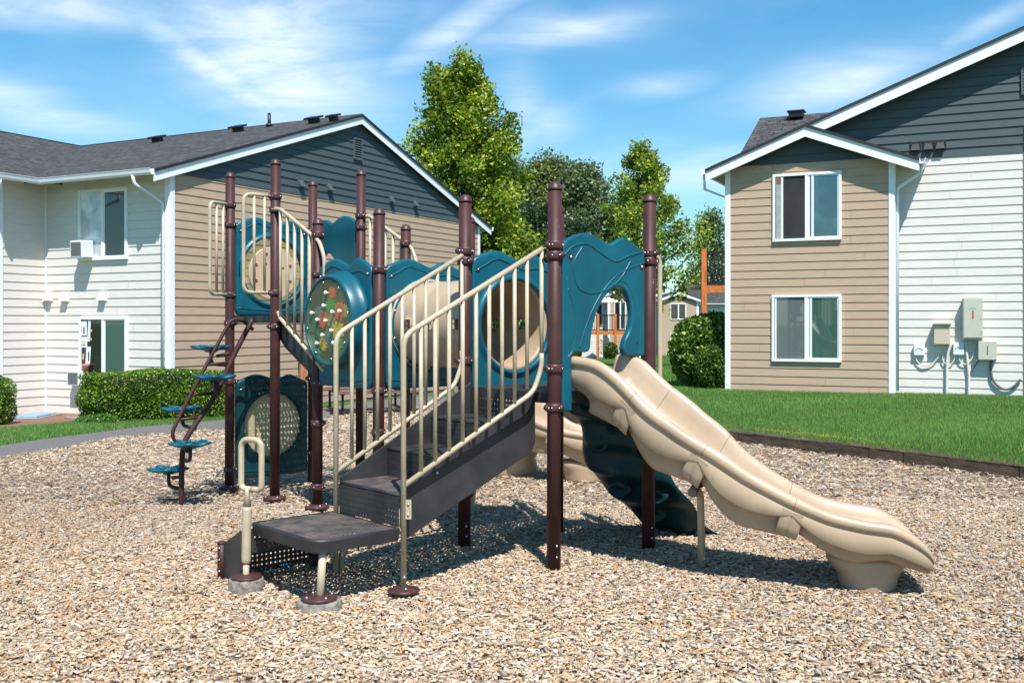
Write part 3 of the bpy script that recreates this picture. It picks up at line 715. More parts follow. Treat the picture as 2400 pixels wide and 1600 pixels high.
# --- the single grab handle beside the platform
def handle():
    p = Vector((-1.552, 5.98, 0)); mb = MB()
    mb.tube([p+V3(-.004,0,0), p+V3(0,0,.16)], .018, 14)
    mb.tube([p+V3(0,0,.155), p+V3(0,0,.17), p+V3(0,0,.19), p+V3(.004,0,.47), p+V3(.005,0,.49)], [.02, .026, .0275, .0275, .026], 16)
    mb.tube([p+V3(.005,0,.49), p+V3(.006,0,.56), p+V3(.006,0,.60)], [.026, .013, .015], 16)
    d = Vector((.90, -.43, 0)).normalized()
    c = p+V3(.03, 0, .735)
    loop = [c+d*-.075+UP*.145, c+d*.075+UP*.145, c+d*.075-UP*.145, c-d*.075-UP*.145]
    path = fillet([ (loop[3]+loop[2])/2, loop[2], loop[1], loop[0], loop[3], (loop[3]+loop[2])/2], .055, 7)
    mb.tube(path, .0175, 14)
    o = obj('grab_handle', mb, M['rail'], PS, label='freestanding beige grab handle with a rounded rectangular loop')
    b = MB(); b.sphere(p+V3(.02,-.006,.075), .012, 8, 5); b.sphere(p+V3(-.02,-.006,.35), .009, 8, 5)
    obj('bolt', b, M['bolt'], o)
    c2 = MB(); c2.lathe(p+V3(0,0,.082), [(.088, -.012), (.09, .002), (.085, .008), (.03, .010), (.02, .016)], 24); obj('base_flange', c2, M['postcap'], o)
    rough_puck(p+V3(0, 0, -.03), .104, .103, o)
handle()

# --- stair handrails
def handrail(b, lab, flange):
    zt = lambda a: 1.515 + (a+1.0)*.53
    zl = lambda a: .66 + (a+1.0)*.52
    a0 = -1.055; r = .0165
    bb = lambda a: b + (a-a0)*(-.06 if b < .4 else .02)
    P = lambda a, z: S(a, bb(a), z)
    mb = MB(); g = hchips(*P(a0, 0).xy)
    mb.tube(fillet([P(a0, g-.02), P(a0+.0, zt(a0)-.02), P(a0+.04, zt(a0+.04)+.0), P(-.03, zt(-.03))] if False else [P(a0, g-.02), P(a0, zt(a0)), P(-.03, zt(-.03))], .07, 8), r, 14)
    mb.tube(fillet([P(a0, zl(a0)), P(-.10, zl(-.10)), P(-.035, zl(-.035)+.12), P(-.035, zl(-.02)+.2)], .06, 6), r*.95, 12)
    o = obj('handrail', mb, M['rail'], PS, label=lab)
    for i in range(1, 10):
        a = a0 + .02 + i*.098; t = MB(); t.tube([P(a, zl(a)+.005 if i < 9 else zl(a)+.05), P(a, zt(a)-.005)], .0125, 10); obj('baluster', t, M['rail'], o)
    t = MB(); a = -.035; t.tube([P(a, zl(a)+.1), P(a, zt(a)-.005)], .0135, 10); obj('baluster', t, M['rail'], o)
    if flange:
        p = P(a0, 0); c = MB(); c.lathe(p+UP*(g+.045), [(.088, -.010), (.094, -.002), (.088, .008), (.03, .011), (.02, .018)], 26); c.cur = 1
        for e in (.3, 1.9, 3.4, 5.0): c.sphere(p+V3(.066*math.cos(e), .066*math.sin(e), g+.066), .009, 6, 4)
        obj('base_flange', c, [M['postcap'], M['bolt']], o)
        b_ = MB(); b_.sphere(p+V3(.006, -.014, g+.12), .011, 8, 5); 
        pl = p + V3(.028, -.01, .50); b_.cur = 1; b_.slab([pl+V3(-.018,0,-.055), pl+V3(.018,-.006,-.055), pl+V3(.018,-.006,.055), pl+V3(-.018,0,.055)], .006, V3(0,-1,0)); b_.cur = 0
        b_.sphere(pl+V3(0,-.004,.03), .009, 6, 4); b_.sphere(pl+V3(0,-.004,-.03), .009, 6, 4)
        obj('bracket', b_, [M['bolt'], M['rail']], o)
handrail(.135, 'near beige handrail of the steps', True); handrail(.86, 'far beige handrail of the steps', False)

# --- inner stair between middle and high deck, its black sides and sloped rails
def inner_stair():
    for a in (.06, .86):
        mb = MB(); P = [S(a, B[4]+.0, 1.66), S(a, B[4]+.0, 1.42), S(a, B[4]-.10, 1.34), S(a, B[3]+.02, 1.04), S(a, B[3]+.02, 1.17), S(a, B[3]+.16, 1.30)]
        mb.slab(P, .012, DA); o = obj('stair_stringer', mb, M['deck'], PS, bevel=.003)
    for i in range(3):
        z = Z1 + (Z2-Z1)*(i+1)/3 - (0 if i < 2 else .0); b0 = B[3]+.05+.2*i
        if i == 2: break
        mb = MB(); perf(mb, S(.07, b0, z), DA, DB, .78, .23, .036, .013); perf(mb, S(.07, b0+.001, z-.16), DA, UP, .78, .15, .036, .013); obj('step', mb, M['deck'], PS)
    for a, q in ((-.02, 0), (W+.02, 1)):
        zt = lambda b: 2.56 - (3.50-b)*.42 if b < 3.50 else 2.56
        zb = lambda b: 1.63 - (3.50-b)*.62
        r = .0165; mb = MB()
        mb.tube(fillet([S(a, 3.60, 2.57), S(a, 3.50, 2.57), S(a, 3.44, 2.555), S(a, 2.80, 2.24), S(a, 2.72, 2.10), S(a, 2.72, 1.2)], .05, 6), r, 12)
        mb.tube([S(a, 3.50, 1.66), S(a, 3.46, 1.60), S(a, 2.72, 1.16)], r, 12)
        o = obj('sloped_rail', mb, M['rail'], PS)
        for b in (3.46, 3.335, 3.21, 3.085, 2.96):
            t = MB(); zz = 2.55-(3.44-b)*.49 if b < 3.44 else 2.555; t.tube([S(a, b, 1.60-(3.46-b)*.595), S(a, b, zz)], .0135, 10); obj('baluster', t, M['rail'], o)
inner_stair()

# --- hand hold loops
def loop(p, d, z0, z1, w, bars, lab=None):
    mb = MB(); d = Vector(d).normalized()
    mb.tube(fillet([p+UP*z1, p+d*w+UP*z1, p+d*w+UP*z0, p+UP*z0], .07, 7), .0165, 12)
    o = obj('hand_hold', mb, M['rail'], PS, label=lab)
    for i in range(bars):
        t = MB(); q = p+d*(w*(i+1)/(bars+1)+.03*(bars-1-i)*0) ; t.tube([q+UP*(z0+.003), q+UP*(z1-.003)], .0125, 10); obj('baluster', t, M['rail'], o)
loop(S(0, B[4]), -DA, 1.83, 2.69, .30, 2); loop(S(0, B[5]), V3(-.30, -.95, 0), 1.83, 2.69, .32, 2)
loop(S(W, 0), DA, 1.12, 2.02, .12, 1); loop(S(W, B[1]), DA, 1.12, 2.02, .12, 1)

# --- plastic panels
def pframe(p, q, z0):       # local frame on the edge p->q: u along, v up, w outward (right-hand side of p->q)
    p = Vector(p); q = Vector(q); u = (q-p).normalized(); n = Vector((u.y, -u.x, 0))
    return lambda x, y, w: p + u*x + UP*(z0+y) + n*w
def wavetop(x, Wd, H, mirror=False):    # top outline: two overlapping humps
    t = x/Wd
    if mirror: t = 1-t
    a = .085*math.exp(-((t-.28)/.24)**2) + .0
    b = .075*math.exp(-((t-.74)/.15)**2)
    return H - .085 + max(a, b, .012)
def ringpanel(name, fr, Wd, H, cx, cy, rx, ry, t=.05, rim=.022, mirror=False, out=None, mt='teal', label=None, relief=True, protrude=0, seg=96):
    mb = MB()
    def outer(i):
        a = 2*PI*i/seg; dx, dy = math.cos(a), math.sin(a); lo, hi = 0, 3.0
        for _ in range(36):
            m = (lo+hi)/2; x = cx+dx*m; y = cy+dy*m
            ins = (0 <= x <= Wd) and (0 <= y <= (wavetop(clamp(x, 0, Wd), Wd, H, mirror)))
            # rounded corners
            rc = .05
            if ins:
                for (qx, sx) in ((rc, -1), (Wd-rc, 1)):
                    if (x-qx)*sx > 0 and y < rc*.6 and math.hypot(x-qx, (y-rc*.6)/.6) > rc: ins = False
                    ty = wavetop(clamp(x, 0, Wd), Wd, H, mirror) - rc
                    tyq = wavetop(clamp(qx, 0, Wd), Wd, H, mirror) - rc
                    if (x-qx)*sx > 0 and y > tyq and math.hypot(x-qx, y-tyq) > rc: ins = False
            if ins: lo = m
            else: hi = m
        return Vector((cx+dx*lo, cy+dy*lo))
    O = [outer(i) for i in range(seg)]; Hh = [Vector((cx+rx*math.cos(2*PI*i/seg), cy+ry*math.sin(2*PI*i/seg))) for i in range(seg)]
    def loop_(kind, d, w):
        r = []
        for i in range(seg):
            o, h = O[i], Hh[i]; v = (o-h); l = v.length; v = v/l if l > 1e-6 else Vector((1, 0))
            p = (h+v*min(d, l*.6)) if kind == 'h' else (o-v*min(d, l*.35))
            r.append(fr(p.x, p.y, w))
        return r
    T = t/2
    seq = [('h', 0, -T), ('h', 0, T+rim-.008), ('h', .006, T+rim), ('h', .022, T+rim), ('h', .032, T+rim-.008), ('h', .044, T), ('h', .06, T), ('o', .05, T), ('o', .018, T), ('o', .006, T-.006), ('o', 0, T-.016), ('o', 0, -T+.012), ('o', .012, -T), ('o', .04, -T), ('h', .04, -T), ('h', 0, -T)]
    if protrude:
        seq = [('h', 0, -T), ('h', 0, T+protrude-.008), ('h', .006, T+protrude), ('h', .020, T+protrude), ('h', .03, T+protrude-.01), ('h', .040, T+protrude*.5), ('h', .052, T+.02), ('h', .07, T), ('h', .08, T)] + seq[7:]
    mb.rings([loop_(*q) for q in seq], cap0=False, cap1=False)
    if relief:
        def line(pts, r=.007): mb.tube([fr(x, y, T-.001) for x, y in crom([(x, y, 0) for x, y in pts], 8) and [(p.x, p.y) for p in crom([V3(x, y, 0) for x, y in pts], 8)]], r, 8)
        f = (lambda x: Wd-x) if mirror else (lambda x: x)
        line([(f(.03*Wd), H-.15), (f(.12*Wd), H-.115), (f(.28*Wd), H-.06), (f(.45*Wd), H-.09), (f(.60*Wd), H-.125), (f(.80*Wd), H-.115), (f(.96*Wd), H-.15)])
        line([(f(.03*Wd), .075), (f(.30*Wd), .06), (f(.6*Wd), .05), (f(.97*Wd), .085)])
        line([(f(.60*Wd), H-.10), (f(.50*Wd), H-.16), (f(.43*Wd), H-.22)], .005)
    bo = MB(); 
    o = obj(name, mb, M[mt], PS, label=label)
    for x, y in ((.045, H-.14), (Wd-.045, H-.14)):
        bo.cur = 1; bo.tube([fr(x, y, T-.004), fr(x, y, T+.0015)], .019, 14); bo.cur = 0; bo.sphere(fr(x, y, T+.003), .010, 8, 4)
    obj('panel_bolt', bo, [M['bolt'], M['black']], o)
    return o
def disc(name, fr, cx, cy, rx, ry, w, t, m, parent, seg=64, holes=(), bevel=.006):
    mb = MB()
    rs = [[fr(cx+(rx-b)*math.cos(2*PI*i/seg), cy+(ry-b)*math.sin(2*PI*i/seg), ww) for i in range(seg)] for b, ww in ((.006, w-t/2), (0, w-t/2+.006), (0, w+t/2-.006), (.006, w+t/2))]
    mb.rings(rs, smooth=True); 
    return obj(name, mb, m, parent)

# gear panel on P6-P3 facing -a (outside = camera left)
fr = pframe(S(0, B[3]-.06, 0), S(0, B[2]+.06, 0), 1.045)   # u from P3 to P6, outward -a
Wg = B[3]-B[2]-.12
gp = ringpanel('gear_panel', fr, Wg, 1.04, .36, .535, .335, .335, rim=.02, protrude=.135, label='teal panel with a round window full of coloured gears', seg=96)
ln = disc('window', fr, .36, .535, .333, .333, .150, .008, M['lens'], gp)
bk = disc('backing', fr, .36, .535, .333, .333, .0, .012, mat('olive_backing', (.34, .30, .19), .7, var=.2, scale=5), gp)
bo = MB()
for i in range(8):
    a = 2*PI*(i+.25)/8; bo.sphere(fr(.36+.31*math.cos(a), .535+.31*math.sin(a), .157), .009, 8, 4)
obj('window_bolt', bo, M['bolt'], gp)
def gear(u, v, r, m, knob=None):
    mb = MB(); n = 10; pts = []
    for i in range(n*4):
        a = 2*PI*i/(n*4); rr = r*(1.0 if i % 4 in (0, 1) else .78); pts.append(fr(u+rr*math.cos(a), v+rr*math.sin(a), .1435))
    nrm = (fr(0, 0, 1)-fr(0, 0, 0)).normalized(); mb.slab(pts, .018, nrm)
    mb.tube([fr(u, v, .10), fr(u, v, .142)], r*.3, 12)
    obj('gear', mb, M[m], gp)
    if knob:
        k = MB(); ku, kv = knob; k.tube([fr(ku, kv, .12), fr(ku, kv, .160)], .007, 8); k.sphere(fr(ku, kv, .166), .016, 10, 6); obj('knob', k, M['knob'], gp)
def gpx(px, py): # pixel -> panel coordinates through the plane of the window
    o = fr(0, 0, .13); u = (fr(1, 0, 0)-fr(0, 0, 0)); n = (fr(0, 0, 1)-fr(0, 0, 0)); r = Vector(((px-CX)/FPX, 1, -(py-HY)/FPX)); c = Vector((0, 0, CAMH))
    t = (o-c).dot(n)/r.dot(n); q = c+r*t-o; return q.dot(u), q.z
for gx, gy, r, m, kx, ky in ((781,686,.052,'gear_red',772,686), (777,717,.070,'gear_green',767,716), (749,732,.050,'gear_blue',739,733), (798,731,.078,'gear_red',787,731), (761,750,.075,'gear_red',752,749), (778,752,.06,'gear_tan',771,751),
                             (813,728,.055,'gear_tan',804,729), (794,775,.080,'gear_yellow',785,774), (773,787,.075,'gear_blue',764,785), (760,806,.055,'gear_yellow',751,804), (797,806,.05,'gear_green',790,803)):
    u, v = gpx(gx, gy); ku, kv = gpx(kx, ky); gear(u, v, r, m, (ku, kv))

# tunnel panels and the crawl tunnel
frL = pframe(S(W-.06, B[2], 0), S(.06, B[2], 0), 1.04)
frL = pframe(S(.06, B[2], 0), S(W-.06, B[2], 0), 1.045)     # outward -b
Wp = W-.12
pL = ringpanel('tunnel_panel', frL, Wp, 1.02, Wp/2, .50, .325, .325)
frR = pframe(S(.06, B[1], 0), S(W-.06, B[1], 0), 1.045)
pR = ringpanel('tunnel_panel', frR, Wp, 1.03, Wp/2, .50, .325, .325)
def tunnel():
    mb = MB(); seg = 56; c0 = .45; zc = 1.55; ri, ro = .31, .325; b0, b1 = B[1]-.015, B[2]+.015
    ns = 24; holes = []
    def P(r, i, b): a = 2*PI*i/seg; return S(c0 + r*math.cos(a), b, zc + r*math.sin(a))
    idx_o = [[None]*seg for _ in range(ns+1)]; idx_i = [[None]*seg for _ in range(ns+1)]
    for k in range(ns+1):
        b = b0+(b1-b0)*k/ns; bulge = .012*(abs(math.sin(PI*3*k/ns))**.5)
        for i in range(seg):
            idx_o[k][i] = mb.add([P(ro+bulge, i, b)]); idx_i[k][i] = mb.add([P(ri+bulge, i, b)])
    # oval sight holes on both flanks: cells left out
    hol = set()
    for kc in (5, 12, 18):
        for side in (seg//2-1, 0-1): hol.add((kc, side % seg)); hol.add((kc, (side+1) % seg)); hol.add((kc+1, side % seg)); hol.add((kc+1, (side+1) % seg)); hol.add((kc, (side+2) % seg)) if False else None
    for k in range(ns):
        for i in range(seg):
            j = (i+1) % seg
            if (k, i) in hol:
                o = [idx_o[k][i], idx_o[k][j], idx_o[k+1][j], idx_o[k+1][i]]; q = [idx_i[k][i], idx_i[k][j], idx_i[k+1][j], idx_i[k+1][i]]
                for a in range(4):
                    b = (a+1) % 4; mb.face((o[a], o[b], q[b], q[a]))
                continue
            mb.face((idx_o[k][i], idx_o[k+1][i], idx_o[k+1][j], idx_o[k][j]), True); mb.face((idx_i[k][i], idx_i[k][j], idx_i[k+1][j], idx_i[k+1][i]), True)
    for k in (0, ns):
        for i in range(seg): j = (i+1) % seg; mb.face((idx_o[k][i], idx_o[k][j], idx_i[k][j], idx_i[k][i]))
    o = obj('crawl_tunnel', mb, M['tan'], PS, label='tan plastic tube between the two lower decks')
    fl = MB()
    for b, s in ((B[1]+.03, 1), (B[2]-.03, -1)):
        fl.rings([[S(c0+r*math.cos(2*PI*i/seg), b+w, zc+r*math.sin(2*PI*i/seg)) for i in range(seg)] for r, w in ((.322, 0), (.36, 0), (.362, s*.012), (.325, s*.014))], cap0=False, cap1=False)
    obj('tunnel_flange', fl, M['tan'], o)
    bo = MB()
    for i in range(10): a = 2*PI*(i+.5)/10; bo.sphere(S(c0+.345*math.cos(a), B[2]-.047, zc+.345*math.sin(a)), .010, 8, 4)
    obj('tunnel_bolt', bo, M['bolt'], o)
tunnel()

# high deck disc panel and ground level disc panel on the far side (P1-P4), facing the inside
frH = pframe(S(.06, B[5], 0), S(W-.06, B[5], 0), 1.63)
pH = ringpanel('disc_panel', frH, Wp, .96, Wp/2, .445, .325, .325, label='high teal panel with a round tan play disc')
wh = disc('play_disc', frH, Wp/2, .42, .262, .262, .02, .02, M['tan_disc'], pH)
mb = MB()
for i in range(8): a = 2*PI*(i+.5)/8; mb.tube([frH(Wp/2+.20*math.cos(a), .42+.20*math.sin(a), .031), frH(Wp/2+.20*math.cos(a), .42+.20*math.sin(a), .034)], .015, 10)
for i in range(6): a = 2*PI*(i)/6+.3; mb.tube([frH(Wp/2+.11*math.cos(a), .45+.09*math.sin(a), .031), frH(Wp/2+.11*math.cos(a), .45+.09*math.sin(a), .034)], .010, 10)
obj('disc_hole', mb, M['benchwood'], wh)
mb = MB(); mb.tube([frH(Wp/2, .42, .03), frH(Wp/2, .42, .07)], .02, 10); mb.tube([frH(Wp/2-.0, .45, .07), frH(Wp/2+.03, .33, .075)], .010, 8); obj('crank', mb, M['postcap'], wh)
disc('clear_window', frH, Wp/2, .445, .326, .326, -.01, .004, M['lens'], pH)
frG = pframe(S(.06, B[5], 0), S(W-.06, B[5], 0), .06)
pG = ringpanel('disc_panel', frG, Wp, 1.0, Wp/2, .50, .315, .315, mt='teal_shaded', label='ground level teal panel with a perforated tan disc')  # panel colour darkened to carry the shade under the high deck
def perfdisc(fr_, cx, cy, r, parent):
    mb = MB(); n = 34; p = 2*r/n; h = .0105
    for i in range(n):
        for j in range(n):
            x = cx-r+p*(i+.5); y = cy-r+p*(j+.5)
            if math.hypot(abs(x-cx)+p/2, abs(y-cy)+p/2) > r: 
                continue
            a = [fr_(x-p/2, y-p/2, 0), fr_(x+p/2, y-p/2, 0), fr_(x+p/2, y+p/2, 0), fr_(x-p/2, y+p/2, 0)]
            inh = (i % 2 == 0 and j % 3 == 0 and math.hypot(x-cx, y-cy) < r*.78)
            if not inh: mb.quad(*a); continue
            hh = p*.44; b = [fr_(x-hh*.7, y-hh, 0), fr_(x+hh*.7, y-hh, 0), fr_(x+hh*.7, y+hh, 0), fr_(x-hh*.7, y+hh, 0)]
            k = mb.add(a+b)
            for q in range(4): mb.face((k+q, k+(q+1) % 4, k+4+(q+1) % 4, k+4+q))
    seg = 96   # rim
    mb.rings([[fr_(cx+rr*math.cos(2*PI*i/seg), cy+rr*math.sin(2*PI*i/seg), w) for i in range(seg)] for rr, w in ((r*.90, -.0015), (r, -.0015), (r, -.014), (r*.9, -.014))], cap0=False, cap1=False)
    return obj('tan_disc', mb, mat('olive_tan_disc', (.40, .34, .20), .45), parent)
perfdisc(frG, Wp/2, .50, .32, pG)

# arch panels (slide entrances)
def archpanel(fr, mirror=False, label=None):
    Wd = Wp; H = 1.14; out = []
    n = 26
    tp = [(Wd*i/n, wavetop(Wd*i/n, Wd, H)) for i in range(n+1)]
    tp[0] = (.0, tp[0][1]-.045); tp[1] = (.018, tp[1][1]-.012); tp[-1] = (Wd, tp[-1][1]-.045); tp[-2] = (Wd-.018, tp[-2][1]-.012)
    op = [(.085, 0), (.085, .335), (.105, .375), (.24, .38), (.265, .50), (.32, .64), (.40, .74), (.48, .79), (.545, .795), (.60, .76), (.635, .69), (.648, .60), (.63, .52), (.585, .45), (.565, .39), (.565, .0)]
    op = [(x*Wd/.78, y) for x, y in op]
    op = [op[0]] + [(p.x, p.y) for p in crom([V3(x, y, 0) for x, y in op[1:-1]], 4)] + [op[-1]]
    op = op[:-1] + [(.585*Wd/.78, .345)]
    poly = [(0, 0)] + op + [(Wd, .335)] + tp[::-1]
    # run: bottom-left -> opening -> bottom-right -> up and back along the top
    f = (lambda x: Wd-x) if mirror else (lambda x: x)
    T = .032; mb = MB(); pts = [fr(f(x), y, T) for x, y in poly]; bk = [fr(f(x), y, -T*.6) for x, y in poly]
    k = len(poly); i0 = mb.add(pts+bk); F = list(range(k))
    cr = 1 if mirror else -1
    mb.face([i0+j for j in F][::cr]); mb.face([i0+k+j for j in F][::-cr])
    for j in range(k):
        a, b = j, (j+1) % k; q = (i0+a, i0+b, i0+k+b, i0+k+a); mb.face(q if cr == -1 else q[::-1])
    o = obj('arch_panel', mb, M['teal'], PS, bevel=.014, seg=3, ang=50, label=label)
    rl = MB()
    def line(pts, r=.008): rl.tube([fr(f(p.x), p.y, T-.0035) for p in crom([V3(x, y, 0) for x, y in pts], 8)], r, 8)
    line([(.0, H-.16), (.10, H-.09), (.22, H-.07), (.33, H-.115), (.48, H-.17), (.62, H-.13), (.74, H-.10)], .009)
    line([(.18, H-.09), (.10, H-.20), (.13, H-.34), (.24, H-.385), (.40, H-.36), (.54, H-.28), (.64, H-.16)], .009)
    line([(.045, H-.36), (.10, H-.48), (.12, H-.62), (.09, H-.75), (.045, H-.80)], .008)
    line([(.15, .40), (.20, .52), (.28, .66), (.40, .80), (.55, .90), (.77, .97)], .008)
    line([(.50, .86), (.62, .80), (.70, .62), (.70, .42)], .007)
    obj('relief_line', rl, M['teal'], o)
    bo = MB()
    for x, y in ((.07, H-.16), (Wd-.035, H-.20)):
        bo.cur = 1; bo.tube([fr(f(x), y, T-.004), fr(f(x), y, T+.0015)], .022, 14); bo.cur = 0; bo.sphere(fr(f(x), y, T+.002), .011, 8, 4)
    obj('panel_bolt', bo, [M['bolt'], M['black']], o)
    return o
frA = pframe(S(.05, -.0, 0), S(W-.05, 0, 0), 1.0)      # outward -b: the camera side
archpanel(frA, label='teal arched panel at the head of the big slide')
frB = pframe(S(W, B[4]+.06, 0), S(W, B[5]-.06, 0), 1.46)
archpanel(frB, label='teal arched panel at the head of the background slide')

# --- slides
def slide(name, path, rimh, hw, label, joints, nose=True, foot=None, scal=7.0, skd=.185):
    pts = crom([Vector(p) for p in path], 12); n = len(pts)
    ds = [0]
    for i in range(1, n): ds.append(ds[-1] + (pts[i]-pts[i-1]).length)
    tot = ds[-1]
    frames = []
    for i in range(n):
        t = pts[min(i+1, n-1)]-pts[max(i-1, 0)]; t.z = 0; t.normalize(); frames.append((t, Vector((-t.y, t.x, 0))))   # c = left of travel
    def sec(i, off=0.0, k=1.0, band=False):
        p = pts[i]; c = frames[i][1]; s = ds[i]; f = p.z; rh = rimh(s/tot); rim = f+rh
        jj = [0]+list(joints)+[1.08]; q_ = s/tot; k_ = max(x for x in range(len(jj)-1) if jj[x] <= q_); uu = (q_-jj[k_])/(jj[k_+1]-jj[k_]); ap = .035+.085*max(0, math.sin(PI*min(1, uu*1.02)))**.8; cu = (uu/.6 if uu < .6 else 1-(uu-.6)/.4*.55); cu = cu*cu*(3-2*cu) if uu < .6 else cu; sk = skd + (.105*cu if k_ < 3 else .105*cu*(1-.6*sstep(.3, .7, uu))); i1 = max(0, i-1); i2 = min(n-1, i+1); slope = -(pts[i2].z-pts[i1].z)/max(1e-6, (pts[i2]-pts[i1]).xy.length)
        h = hw; out = []
        f = rim-min(rh, .188)
        half = [(.0, f), (.16*h/.31, f+.004), (.225*h/.31, f+.025), (.262*h/.31, f+.075), (.285*h/.31, rim-.06), (h-.008, rim-.018), (h+.006, rim-.003), (h+.026, rim+.003), (h+.046, rim-.004), (h+.060+off, rim-.024), (h+.058+off, rim-.048),
                (h+.044+off, rim-.062), (h+.040+off, rim-.066), (h+.045+off, rim-.075), (h+.052+off, rim-.06-ap), (h+.042+off, rim-.068-ap), (h-.016+off, rim-.070-ap), (h-.016+off, rim-max(sk-.03, .085+ap)), (h-.026+off, rim-max(sk, .10+ap)), (h-.055, rim-max(sk-.004, .10+ap)), (0, min(f-.02, rim-max(sk-.02, .10+ap)))]
        if band: half = half[:-7] + [(h+.052, rim-.078), (h+.046, rim-.12), (h+.040, rim-.17), (h+.026, rim-.205), (h-.004, rim-.228), (h-.06, rim-.238), (0, rim-.24)]
        sh = lambda z: frames[i][0]*(-(rim-z)*min(.75, max(0, slope))*.8)
        for x, z in half[::-1]: out.append(p*1.0 + c*x + UP*(z-p.z) + sh(z))
        for x, z in half[1:-1]: out.append(p*1.0 - c*x + UP*(z-p.z) + sh(z))
        return out
    mb = MB(); rs = [sec(i) for i in range(n)]
    if nose:     # last rings shrink and dive into a rounded toe
        t = frames[-1][0]; base = rs[-1]; cz = sum(q.z for q in base)/len(base)
        for u in (.12, .26, .40, .54, .66, .76, .84, .90):
            ang = u*PI/2; ring = []
            for q in base:
                hgt = q.z - (pts[-1].z-.035)
                zz = (pts[-1].z-.035) + hgt*(.30+.70*math.cos(ang)) - .085*math.sin(ang)
                q2 = q.copy(); q2.z = zz; lat = (q-pts[-1]).dot(frames[-1][1]); q2 = q2 - frames[-1][1]*lat*(1-math.cos(ang*.8))*.45
                ring.append(q2 + t*(.245*math.sin(ang)))
            rs.append(ring)
    if nose:
        for sc2, ad in ((.82, .016), (.5, .026)):
            cc = sum((q for q in rs[-1]), Vector())/len(rs[-1]); rs.append([cc + (q-cc)*sc2 + frames[-1][0]*ad*.6 for q in rs[-1]])
    mb.rings(rs)
    o = obj(name, mb, M['tan'], PS, label=label)
    for j in joints:
        i = min(range(n), key=lambda q: abs(ds[q]/tot-j)); jb = MB()
        full = sec(i, .012); m = len(full); t = frames[i][0]
        sl = Vector((t.x, t.y, (pts[min(i+1,n-1)].z-pts[i-1].z)/max(1e-6, Vector((pts[min(i+1,n-1)]-pts[i-1]).xy).length))).normalized()
        # outer skirt band: indices of outer points on each side
        rr = []
        for w in (-.064, -.058, -.004, 0.0, .004, .058, .064):
            dd = .008 if abs(w) > .06 or abs(w) < .002 else 0
            ring = sec(i, 0, 1, True); ring = [q_ + (pts[i]-q_).normalized()*dd for q_ in ring]; rr.append([q + sl*w for q in ring])
        # drop inner trough points: keep from lip outward under to other lip
        keep = list(range(0, 10)); keep2 = list(range(m-10, m))
        order = [q for q in range(6, -1, -1)] + [q for q in range(m-1, m-7, -1)]
        jb.rings([[r_[q] for q in order] for r_ in rr], closed=False)
        obj('joint_band', jb, M['tan'], o)
        sm = MB(); full = sec(i); sm.tube([q*1.0 + (UP*.0006) for q in full[12:-11] if True][:] , .0022, 6) if False else None
        inner = [full[q] for q in range(10, m-9)] if False else full
        # thin dark seam line across the trough and over the lips
        idx = [q for q in range(len(full)) if True]
        half_n = 21; seam = [full[q] for q in range(9, half_n)] + [full[q] for q in range(half_n, half_n+11)]
        sm.tube([q + UP*.0004 for q in seam], .0018, 6); obj('seam', sm, mat('dark_seam', (.20, .14, .09), .7), o)
    if foot:
        f, zt, ang, sc = foot; fm = MB(); z0 = hchips(f[0], f[1])-.03; ca_, sa_ = math.cos(ang), math.sin(ang)
        fm.rings([[V3(f[0]+ca_*rx*math.cos(a)*sc-sa_*ry*math.sin(a), f[1]+sa_*rx*math.cos(a)*sc+ca_*ry*math.sin(a), z0+z) for a in (2*PI*j/44 for j in range(44))] for rx, ry, z in ((.14, .15, 0), (.158, .165, .03), (.164, .17, .07), (.172, .175, .11), (.19, .18, .145), (.222, .185, .175), (.238, .185, .205), (.240, .18, .222), (.20, .15, .24), (.12, .10, .25))])
        obj('slide_foot', fm, M['tan'], o)
    return o
S1 = slide('slide', [(.515, 6.835, 1.12), (.60, 6.74, 1.115), (.74, 6.64, 1.06), (.93, 6.525, .87), (1.10, 6.41, .72), (1.28, 6.305, .585), (1.47, 6.235, .44), (1.67, 6.18, .345), (1.86, 6.14, .285), (2.03, 6.11, .262), (2.20, 6.08, .25)],
      lambda s: .225+.03*math.sin(s*PI)*(s < .5) + (.03 if .5 <= s else 0)*0 + .03*math.sin(s*PI)*(s >= .5) - .055*sstep(.6, .95, s), .262, 'big tan slide curving down to the right in front', (.27, .52, .76), foot=((2.11, 6.08), .26, -.15, 1.0))
S2 = slide('slide', [(-1.28, 10.45, 1.60), (-1.10, 10.58, 1.52), (-.72, 10.82, 1.15), (-.35, 10.90, .84), (-.02, 10.78, .62), (.26, 10.56, .45), (.50, 10.42, .32), (.76, 10.35, .26), (.95, 10.35, .25)],
      lambda s: .22, .24, 'tan curved slide in the background behind the steps', (.3, .6, .85), foot=((.72, 10.34), .24, 0, 1.15), skd=.24)
mb = MB(); z0 = hchips(.02, 10.85)-.03
mb.rings([[V3(.02+rx*math.cos(a)+.05*z, 10.85+ry*math.sin(a), z0+z) for a in (2*PI*j/36 for j in range(36))] for rx, ry, z in ((.20, .16, 0), (.23, .18, .05), (.25, .19, .12), (.22, .20, .22), (.26, .21, .32), (.30, .21, .42), (.22, .15, .46))])
obj('slide_foot', mb, M['tan'], S2)
# support leg of the big slide
mb = MB(); p = Vector((1.205, 6.5, 0)); mb.tube(fillet([p+V3(0, 0, -.03), p+V3(-.012, -.02, .48), p+V3(-.06, -.10, .53)], .05, 6), .024, 16); 
sl_leg = obj('support_leg', mb, M['rail'], S1); 
mb = MB(); mb.tube([p+V3(-.085, -.13, .50), p+V3(-.055, -.09, .53)], .030, 14); obj('clamp_knob', mb, M['acgrille'], S1); mb = MB(); mb.sphere(p+V3(.01, -.022, .07), .010, 6, 4); obj('bolt', mb, M['bolt'], S1)

